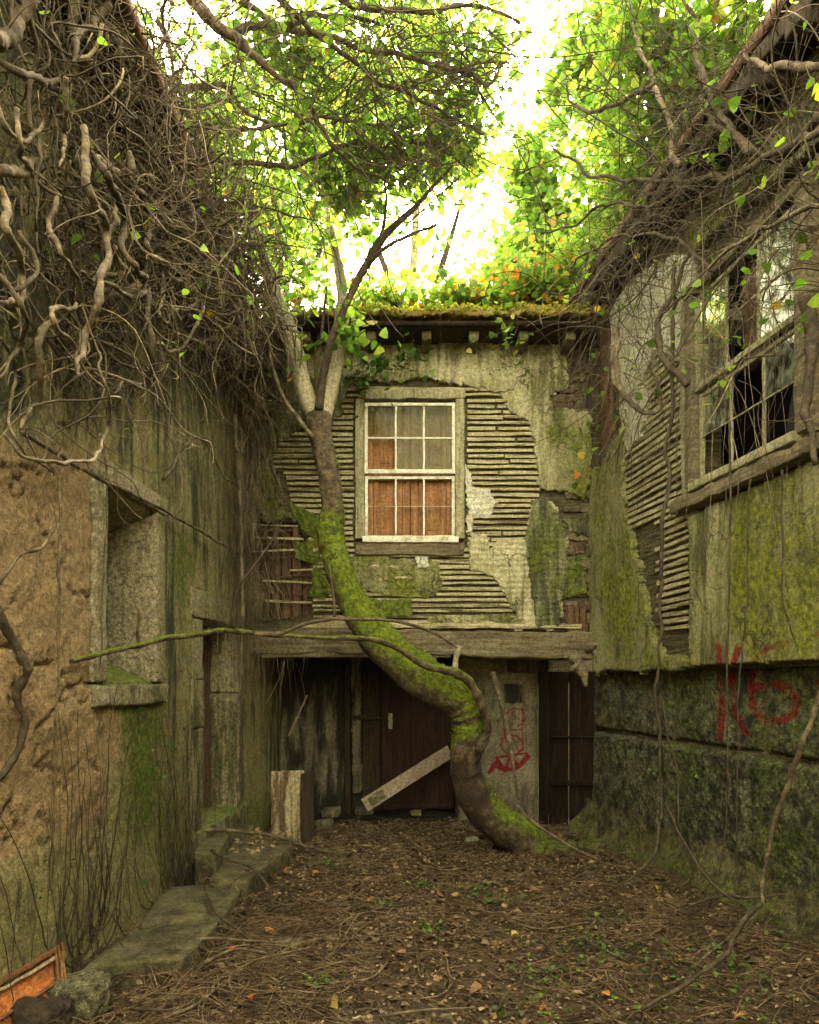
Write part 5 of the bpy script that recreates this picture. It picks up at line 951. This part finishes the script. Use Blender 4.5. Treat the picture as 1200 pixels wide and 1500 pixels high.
spread(150, lambda n: start_rw(n) + A(-.12, 0, 0), 'leaf', 'right_wall_leaves', 'scattered fresh leaves over the right window stems', (.035, .075))
spread(24, lambda n: RL.P(rng.uniform(4, 6, n), rng.uniform(.3, 1.1, n), .1), 'seedling', 'stone_leaves', 'few tiny leaves on the big stone blocks', (.02, .04))

# ================================================================== THINGS ON THE GROUND
def slab(poly_xy, z0, z1, label, seed, mt='slab', edge=.01):
    """flagstone: polygon (world xy) with worn, bevelled rim"""
    xs = [p[0] for p in poly_xy]; ys = [p[1] for p in poly_xy]; c = A(np.mean(xs), np.mean(ys)); n = 60; P = []
    pts = np.array(poly_xy + [poly_xy[0]]); L = np.r_[0, np.cumsum(np.hypot(*np.diff(pts, axis=0).T))]; t = np.linspace(0, L[-1], n, endpoint=False)
    ring = np.stack([np.interp(t, L, pts[:, 0]), np.interp(t, L, pts[:, 1])], -1); V = []; fr = [1.0, 1.0, 1.0, .985, .8, .55, .25, .02]; zz = [z0 - .12, (z0 + z1) / 2, z1 - edge, z1, z1 + .004, z1 + .004, z1 + .004, z1 + .004]
    for f, z_ in zip(fr, zz): V.append(np.c_[c + (ring - c) * f, np.full(n, z_)])
    V = np.vstack(V); Q = []
    for r_ in range(len(fr) - 1): a = r_ * n + np.arange(n); b = r_ * n + (np.arange(n) + 1) % n; Q.append(np.stack([a, b, b + n, a + n], -1))
    V = V + np.stack([fbm(V * 6, 4, seed), fbm(V * 6, 4, seed + 4), fbm(V * 6, 4, seed + 8)], -1) * .013
    single('flagstone', dict(V=V, Q=np.vstack(Q), C=np.tile(A(.12, .1, 0), (len(V), 1))), M[mt], label, 'stone slab', 'stones along the foot of the left wall')
def gp(x, y, z): Y = (EYE - z) / (y - 1000) * 1000; return ((x - 600) / 1000 * Y, Y)
slab([gp(430, 1236, .16), gp(362, 1291, .16), gp(306, 1290, .16), gp(345, 1222, .16), gp(400, 1226, .16)], 0, .16, 'thick raised flagstone below the left doorway', 3)
slab([gp(336, 1222, .29), gp(318, 1252, .29), gp(285, 1250, .29), gp(300, 1212, .29)], 0, .29, 'square doorstep block against the left wall', 5)
slab([gp(362, 1296, .08), gp(326, 1348, .08), gp(205, 1362, .08), gp(240, 1304, .08)], -.03, .105, 'sunken mossy flagstone in front of the raised slab', 8)
slab([gp(322, 1354, .07), gp(270, 1412, .07), gp(120, 1425, .07), gp(198, 1368, .07)], -.03, .095, 'lowest flagstone half hidden by twigs near the lichen rock', 11)
slab([gp(372, 1210, .22), gp(365, 1222, .22), gp(300, 1216, .22), gp(298, 1200, .22)], 0, .22, 'thin worn step under the left door sill', 14)
# upright peeling board
bd = empty('standing_board', (-1.17, 6.72, 0), 'thick upright wooden board with peeling pale paint under the beam', 'board')
a_ = math.radians(-16); Rz = np.array([[math.cos(a_), -math.sin(a_), 0], [math.sin(a_), math.cos(a_), 0], [0, 0, 1]])
def bmask(g): V = g['V']; q = fbm(V * A(26, 26, 2.2), 4, 311); g['C'] = np.stack([.28 + .7 * q, .1 * q, 0 * q], -1); return g
for k, (x, w) in enumerate([(-.155, .10), (-.048, .10), (.062, .112)]): part('plank', bmask(rbox(A(-1.16, 6.72, .34) + Rz @ A(x, 0, .004 * k), (w / 2, .035, .385), (3, 1, 26), .006, .010, 10, Rz)), M['stump_board'], bd)
part('side_plank', rbox(A(-1.16, 6.72, .34) + Rz @ A(.135, .07, 0), (.018, .12, .375), (1, 3, 22), .004, .012, 10, Rz), M['darkwood'], bd)
# plank leaning across the maroon door
p0, p1 = at(546, 1172, 7.75), at(660, 1100, 8.15); ax = norm(p1 - p0); up = norm(np.cross(A(0, 1, 0), ax)); bk = np.cross(ax, up); Lp = np.linalg.norm(p1 - p0) / 2 + .1
t = empty('leaning_plank', (float(p0[0]), float(p0[1]), 0.1), 'pale plank leaning diagonally across the maroon door', 'plank')
part('board', rbox((p0 + p1) / 2 - ax * .06, (Lp * .93, .078, .016), (24, 3, 1), .004, .006, 12, np.stack([ax, up, bk], 1)), M['plank'], t)
part('cleat', rbox(p0 + ax * .05 - bk * .03, (.10, .05, .012), (4, 2, 1), .004, .01, 12, np.stack([ax, up, bk], 1)), M['oak'], t)
t = empty('leaning_stick', at(430, 1085, 8.2), 'short pale lath leaning on the dark back wall at the left', 'lath'); part('shaft', rbox(at(437, 1048, 8.25), (.012, .01, .27), (1, 1, 10), .002, .01, 10, np.array([[math.cos(.42), 0, math.sin(.42)], [0, 1, 0], [-math.sin(.42), 0, math.cos(.42)]])), M['plank'], t)
single('broken_stick', limb([at(722, 985, 6.9), at(735, 1035, 6.8), at(747, 1090, 6.7), at(755, 1140, 6.6), at(762, 1190, 6.5)], [.026, .027, .022, .016, .012], 36, 8, .25, 16, 402, wob=.01), M['vine'], 'broken stick standing behind the tree foot in front of the red scrawl', 'stick')
single('long_root', limb([at(756, 1178, 6.2), at(772, 1196, 6.1), at(800, 1218, 6.0), at(840, 1242, 5.9), at(865, 1254, 5.85)], [.010, .014, .014, .010], 26, 6, .3, 16, 404, wob=.01), M['vine'], 'thin pale branch draped over the foot of the tree', 'stick')
# rusty ribbed box in the near left corner
rb = empty('rusty_box', (-1.86, 3.2, 0), 'orange rusty metal box with ribbed side lying tilted in the near left corner', 'metal box')
B0, B1 = at(72, 1392, 3.35), at(-30, 1452, 3.05); bx = norm(B1 - B0); dn = norm(at(92, 1445, 3.3) - B0 + A(-.01, -.05, -.25) * .6); nb = norm(np.cross(bx, dn)); Rb = np.stack([bx, dn, nb], 1)
def bb(u0, u1, v0, v1, w0, w1, mt, nm, n=(10, 4, 1)): return part(nm, rbox(B0 + Rb @ A((u0 + u1) / 2, (v0 + v1) / 2, (w0 + w1) / 2), (abs(u1 - u0) / 2, abs(v1 - v0) / 2, abs(w1 - w0) / 2), n, .003, .010, 14, Rb), M[mt], rb)
sgn_ = 1 if nb[1] < 0 else -1
bb(0, .50, .03, .42, 0, sgn_ * .012, 'rust', 'side_panel', (20, 14, 1)); bb(-.005, .5, -.002, .022, sgn_ * .0, sgn_ * .05, 'rust_dark', 'rim', (20, 1, 1)); bb(-.005, .5, .034, .05, sgn_ * .014, sgn_ * .040, 'plank', 'rim', (20, 1, 1))
for v in (.15, .26, .37): bb(.01, .5, v, v + .013, sgn_ * .014, sgn_ * .034, 'rust_dark', 'rib', (20, 1, 1))
for u in (-.07, -.05, -.03): bb(u, u + .012, .0, .24, -sgn_ * .012, sgn_ * .012, 'rust_dark', 'flange', (1, 10, 1))
bb(-.075, -.004, .01, .23, -sgn_ * .03, -sgn_ * .014, 'rust', 'end_panel', (4, 10, 1))
def rock(c, r, label, mt, seed, sub=(12, 12, 12), cat='rock', grp=None, amp=.5, f=1.5, name='rock'):
    V, Q = boxgrid((1, 1, 1), sub); V = norm(V) * .55 + V * .42; V = V * np.asarray(r); q = V / max(r) * f + seed
    d = fbm(q, 5, seed, .55)[:, None]; V = V * (1 + amp * d); V = np.where(True, V + .03 * max(r) * np.stack([fbm(q * 7, 3, seed + 1), fbm(q * 7, 3, seed + 2), fbm(q * 7, 3, seed + 3)], -1), V) + np.asarray(c)
    return single(name, dict(V=V, Q=Q, C=np.zeros((len(V), 3))), M[mt], label, cat, grp)
rock(at(112, 1462, 3.35) + A(0, 0, -.02), (.165, .13, .135), 'grey rock speckled with yellow lichen beside the rusty box', 'lichen_rock', 21, (26, 26, 26), f=1.1)
rock(at(62, 1482, 3.15) + A(0, 0, -.03), (.12, .1, .08), 'dark lump of stone between the rusty box and the lichen rock', 'darkwood', 25, (18, 18, 18))
for i, (x, y, z_, r, lab, mt) in enumerate([(691, 1232, .02, .075, 'white chunk of plaster lying left of the tree foot', 'rubble'), (714, 1240, .01, .08, 'flat grey stone touching the tree foot', 'slab'), (869, 1258, .0, .035, 'white scrap on the ground by the right plinth', 'rubble'), (474, 1208, .06, .11, 'rounded stone low beside the upright board', 'interior'), (485, 1190, .12, .11, 'upper stone of the pile beside the upright board', 'interior'),
    (610, 1191, .04, .07, 'loose brick under the maroon door', 'oak'), (640, 1334, .0, .028, 'small white stone in the middle of the courtyard', 'rubble'), (820, 1246, .03, .18, 'low grey boulder right of the tree foot', 'plinth'), (865, 1240, .03, .14, 'mossy stone at the foot of the right corner', 'plinth'), (425, 1388, .0, .1, 'half buried pale stone in front of the flagstones', 'slab'), (655, 1492, .0, .035, 'small brown stone at the bottom edge', 'slab'), (520, 1495, .0, .03, 'little pale stone at the bottom edge', 'rubble'), (1120, 1345, .05, .14, 'rough stone at the foot of the leaning stem', 'plinth'), (535, 1190, .0, .12, 'debris lump by the dark door panel', 'interior')]):
    X, Y = gp(x, y, z_); rock((X, Y, z_), (r, r * .8, r * .55), lab, mt, 40 + i * 3, (9, 9, 9), 'stone', 'loose stones on the ground')
# ---- twigs and leaf litter
def gz(X, Y): return ground_h(X, Y)
def slabz(X, Y):
    z_ = gz(X, Y); return z_ + np.where((X < -1.02 - .12 * (6.2 - Y)) & (Y > 4.95) & (Y < 6.3) & (X > -1.6), .13, 0) + np.where((X < -1.1 - .1 * (5 - Y)) & (Y < 4.95) & (Y > 3.6) & (X > -1.75), .05, 0)
def floor_pts(n, y0=2.6, y1=8.2, near=1.0):
    Y = y0 + (y1 - y0) * rng.random(n) ** near; lx = LW.X0 + LW.k * Y + .05; rx = RL.X0 + RL.k * Y - .2; X = lx + (rx - lx) * rng.random(n)
    on = (X < -1.0 - .13 * (6.2 - Y)) & (X > -1.6) & (Y > 3.7) & (Y < 6.3) & (rng.random(n) < .55); X = np.where(on, rng.uniform(-.9, 1.6, n), X); return X, Y
def floor_twigs(n, N, step, r, wander=.16, lift=.01, sides=3, near=1.0, y1=7.6, sel=None):
    X, Y = floor_pts(n, y1=y1, near=near)
    if sel is not None: X, Y = sel(n)
    st = np.stack([X, Y, slabz(X, Y) + lift], -1); base = st.copy(); hgt = rng.gamma(1.4, .010, n)
    P = walk(st, rng.normal(0, 1, (n, 3)) * A(1.3, 1, .02), N, rng.uniform(step * .6, step * 1.5, n), wander, (0, 0, 0), .6)
    a = slabz(P[..., 0], P[..., 1]); arch = np.sin(np.linspace(0, np.pi, N))[None] * hgt[:, None] * 1.4; P[..., 2] = a + lift * .5 + hgt[:, None] * .5 + arch
    P[..., 0] = np.clip(P[..., 0], LW.X0 + LW.k * P[..., 1] + .02, RL.X0 + RL.k * P[..., 1] - .02)
    rr = rng.uniform(*r, n)[:, None] * np.linspace(1, .5, N)[None]; return tubes(P, rr, sides, np.stack([rng.uniform(-.1, .2, n), rng.uniform(-.3, .4, n), np.zeros(n)], -1))
def near_left(n): return rng.uniform(-1.9, -.3, n), rng.uniform(2.9, 4.7, n)
def near_right(n): return rng.uniform(.8, 2.3, n), rng.uniform(2.9, 4.9, n)
single('ground_twigs', unite([floor_twigs(4000, 7, .03, (.0010, .0024), near=.8), floor_twigs(900, 9, .05, (.0018, .0038), near=.8, sides=4), floor_twigs(700, 10, .05, (.0014, .0034), lift=.03, sel=near_left), floor_twigs(90, 14, .07, (.003, .0055), lift=.03, sel=near_left, sides=5), floor_twigs(70, 14, .06, (.0025, .005), lift=.02, sides=5, near=.8), floor_twigs(450, 10, .05, (.0014, .0032), lift=.03, sel=near_right)]), M['twig'], 'carpet of thin dry twigs over the courtyard floor', 'twigs', kind='stuff')
def litter(n, size, near=.8, y1=8.0, varf=None, lift=.006):
    X, Y = floor_pts(n, y1=y1, near=near); P = np.stack([X, Y, slabz(X, Y) + rng.uniform(.002, lift * 2, n)], -1); sz = rng.uniform(*size, n)
    v = rng.random(n) ** 1.3 if varf is None else varf(X, Y); return leaves(P, sz, 1.1, 0, v, .8)
single('leaf_litter', unite([litter(19000, (.010, .030), varf=lambda X, Y: rng.random(len(X)) ** 1.5 * .95), litter(2600, (.03, .055), varf=lambda X, Y: rng.random(len(X)) ** 1.6 * .96)]), M['litter'], 'brown dead leaves and bark crumbs covering the floor', 'leaf litter', kind='stuff')
def chips(n):
    X = rng.normal(-.45, .5, n); Y = rng.normal(6.3, .35, n); P = np.stack([X, Y, slabz(X, Y) + .008], -1); return leaves(P, rng.uniform(.015, .05, n), 1.2, 0, rng.uniform(.8, .94, n), .5)
single('pale_debris', unite([chips(420), leaves(np.stack([rng.uniform(-1.6, -1.15, 160), rng.uniform(5.7, 6.6, 160), rng.uniform(.14, .2, 160)], -1), rng.uniform(.02, .06, 160), 1.1, 0, rng.uniform(.75, .94, 160), .5)]), M['litter'], 'pale chips and dry leaves near the passage', 'debris', kind='stuff')
def sprouts(n, cl):
    c = rng.random(len(cl)); k = rng.integers(0, len(cl), n); cc = np.array(cl)[k]; X = cc[:, 0] + rng.normal(0, cc[:, 2]); Y = cc[:, 1] + rng.normal(0, cc[:, 2]); return leaves(np.stack([X, Y, slabz(X, Y) + rng.uniform(.015, .05, n)], -1), rng.uniform(.016, .036, n), .9, 0, None, .4)
cl = [(*gp(x, y, 0), w) for x, y, w in [(830, 1390, .12), (870, 1410, .15), (920, 1400, .2), (1000, 1420, .18), (960, 1470, .2), (1080, 1480, .16), (1150, 1400, .12), (800, 1430, .08), (740, 1330, .1), (700, 1310, .1), (860, 1380, .08), (620, 1300, .08), (780, 1480, .1), (560, 1335, .06), (470, 1450, .05), (630, 1375, .05), (900, 1360, .1), (1060, 1440, .1), (480, 1270, .05)]]
single('ivy_seedlings', sprouts(620, cl), M['seedling'], 'small green ivy seedlings dotted over the leaf litter', 'seedlings', kind='stuff')
# larger single leaves, each its own object
ol = [mesh_of('fallen_leaf', leaves(A(0, 0, 0)[None], .1, 3, 0, np.array([v]), 1.0), M['orange_leaf']) for v in (.0, .3, .5, .8, 1.0)]
for i, (x, y, c_, sc, lab) in enumerate([(160, 1408, 0, .8, 'orange leaf just right of the rusty box'), (177, 1413, 1, .7, 'smaller orange leaf next to the one by the rusty box'), (275, 1458, 0, .8, 'orange leaf on the twigs right of the lichen rock'), (365, 1470, 0, .7, 'bright orange leaf low in the middle left foreground'), (340, 1400, 0, .8, 'orange leaf on the lowest flagstone edge'), (425, 1281, 0, 1.1, 'orange leaf by the corner of the raised flagstone'), (458, 1284, 2, 1.0, 'tan orange leaf right of the raised flagstone'), (390, 1368, 2, 1.5, 'large tan leaf in front of the sunken flagstone'),
    (300, 1398, 3, 1.4, 'curled brown leaf under twigs by the flagstones'), (495, 1490, 4, 1.6, 'big pale leaf at the bottom edge left of centre'), (800, 1475, 2, 1.1, 'tan leaf at the bottom edge right of centre'), (790, 1310, 3, 1.6, 'large brown leaf behind the middle of the courtyard'), (963, 1320, 4, 1.0, 'yellow leaf near the right plinth'), (640, 1318, 3, 1.5, 'brown leaf in the middle of the courtyard'), (545, 1325, 2, 1.2, 'tan leaf left of the courtyard middle'), (835, 1335, 3, 1.3, 'brown leaf right of the courtyard middle'), (1000, 1420, 2, 1.1, 'tan leaf among seedlings at lower right'), (1090, 1500, 2, .9, 'orange tan leaf in the lower right corner'), (680, 1290, 2, .9, 'small tan leaf in front of the tree foot'), (750, 1380, 4, 1.0, 'pale yellow leaf right of centre'), (595, 1405, 3, 1.2, 'brown leaf in the foreground centre'), (930, 1290, 4, .8, 'small yellow leaf at the plinth corner'), (225, 1348, 0, .9, 'reddish leaf on the joint between two flagstones'), (452, 1245, 2, .9, 'tan leaf beside the upright board'), (705, 1450, 3, 1.5, 'wide brown leaf in the foreground'), (885, 1450, 2, .9, 'tan leaf under the long dark stick')]):
    X, Y = gp(x, y, .02); o = bpy.data.objects.new('fallen_leaf', ol[c_]); COL.objects.link(o); o.location = (X, Y, float(slabz(np.array([X]), np.array([Y]))[0]) + .035); o.rotation_euler = (random.uniform(-.4, .6), random.uniform(-.4, .4), random.uniform(0, 6)); o.scale = (sc * .5, sc * .5, sc * .7); tag(o, lab, 'leaf', 'larger fallen leaves')
for i, (pts, r, lab) in enumerate([
    ([(296, 1216, 5.5, .36), (345, 1218, 5.6, .3), (405, 1226, 5.7, .2), (445, 1240, 5.85, .1), (485, 1250, 5.95, .05)], .019, 'long brown branch lying over the doorstep and raised flagstone'),
    ([(310, 1246, 4.9, .3), (340, 1262, 4.75, .25), (365, 1270, 4.7, .22), (385, 1290, 4.5, .16), (396, 1310, 4.4, .1), (397, 1335, 4.3, .05)], .012, 'dark bent twig curving off the raised flagstone'),
    ([(300, 1300, 4.6, .15), (308, 1325, 4.5, .14), (330, 1350, 4.4, .1), (355, 1368, 4.3, .06), (372, 1385, 4.2, .03)], .010, 'dark twig across the sunken flagstone'),
    ([(175, 1382, 4.0, .06), (240, 1385, 4.05, .07), (300, 1375, 4.1, .08), (345, 1378, 4.1, .06), (420, 1383, 4.2, .03)], .012, 'mossy stick lying along the flagstones'),
    ([(300, 1410, 3.8, .05), (345, 1392, 3.85, .06), (390, 1398, 3.9, .03)], .010, 'short stick in front of the lowest flagstone'),
    ([(455, 1376, 4.2, .02), (500, 1377, 4.25, .03), (540, 1372, 4.3, .03), (582, 1362, 4.35, .02)], .011, 'pale curved stick left of the courtyard middle'),
    ([(190, 1478, 3.3, .03), (240, 1482, 3.35, .04), (290, 1473, 3.35, .04), (390, 1475, 3.4, .02)], .008, 'thin dark stick along the bottom left'),
    ([(228, 1500, 3.2, .03), (290, 1472, 3.35, .06), (330, 1440, 3.5, .05), (350, 1435, 3.55, .03)], .008, 'stick crossing the thin dark stick at the bottom left'),
    ([(20, 1345, 3.5, .3), (45, 1320, 3.55, .36), (62, 1290, 3.6, .42)], .006, 'thin pale stick leaning on the left wall above the rusty box'),
    ([(560, 1490, 3.25, .02), (640, 1480, 3.3, .04), (700, 1478, 3.3, .03)], .007, 'short stick at the bottom centre'),
    ([(880, 1340, 4.6, .03), (860, 1375, 4.3, .05), (900, 1400, 4.0, .05)], .008, 'forked stick among the seedlings'),
    ([(690, 1270, 5.8, .03), (650, 1275, 5.8, .03), (600, 1262, 6.0, .03)], .008, 'thin stick before the passage'),
    ([(1015, 1420, 3.9, .04), (1060, 1380, 4.1, .08), (1110, 1340, 4.3, .1)], .010, 'stick slanting towards the right plinth'),
    ([(740, 1350, 4.6, .03), (800, 1362, 4.5, .04), (870, 1352, 4.6, .02)], .007, 'straight twig right of the courtyard middle')]):
    P = []
    for x, y, Y, z_ in pts: q = gp(x, y, z_ + .01); P.append(A(q[0], q[1], z_ + .015 + (.05 * 0)))
    single('stick', limb(P, [r, r * .85, r * .6], len(pts) * 8, 7, .3, 20, 500 + i, wob=.012), M['vine_dark' if i in (1, 2, 6) else 'vine'], lab, 'stick', 'single sticks on the ground')

# unseen: both walls carried on past the camera to cut side light
part('wall', rbox((.1, -5.0, 2.2), (3.6, .15, 2.4), (14, 1, 10), 0, .04, 2), M['left_render'], left)  # added unseen rear wall, keeps low sky light out of the passage
for pl, par in ((LW, left), (RU, right)):
    part('wall', pbox(pl, -5.0, 2.39, -.2, 5.35 if pl is LW else 5.9, -.35, .0, (20, 12, 1), 0, .03, 2), M['left_render' if pl is LW else 'right_plaster'], par)
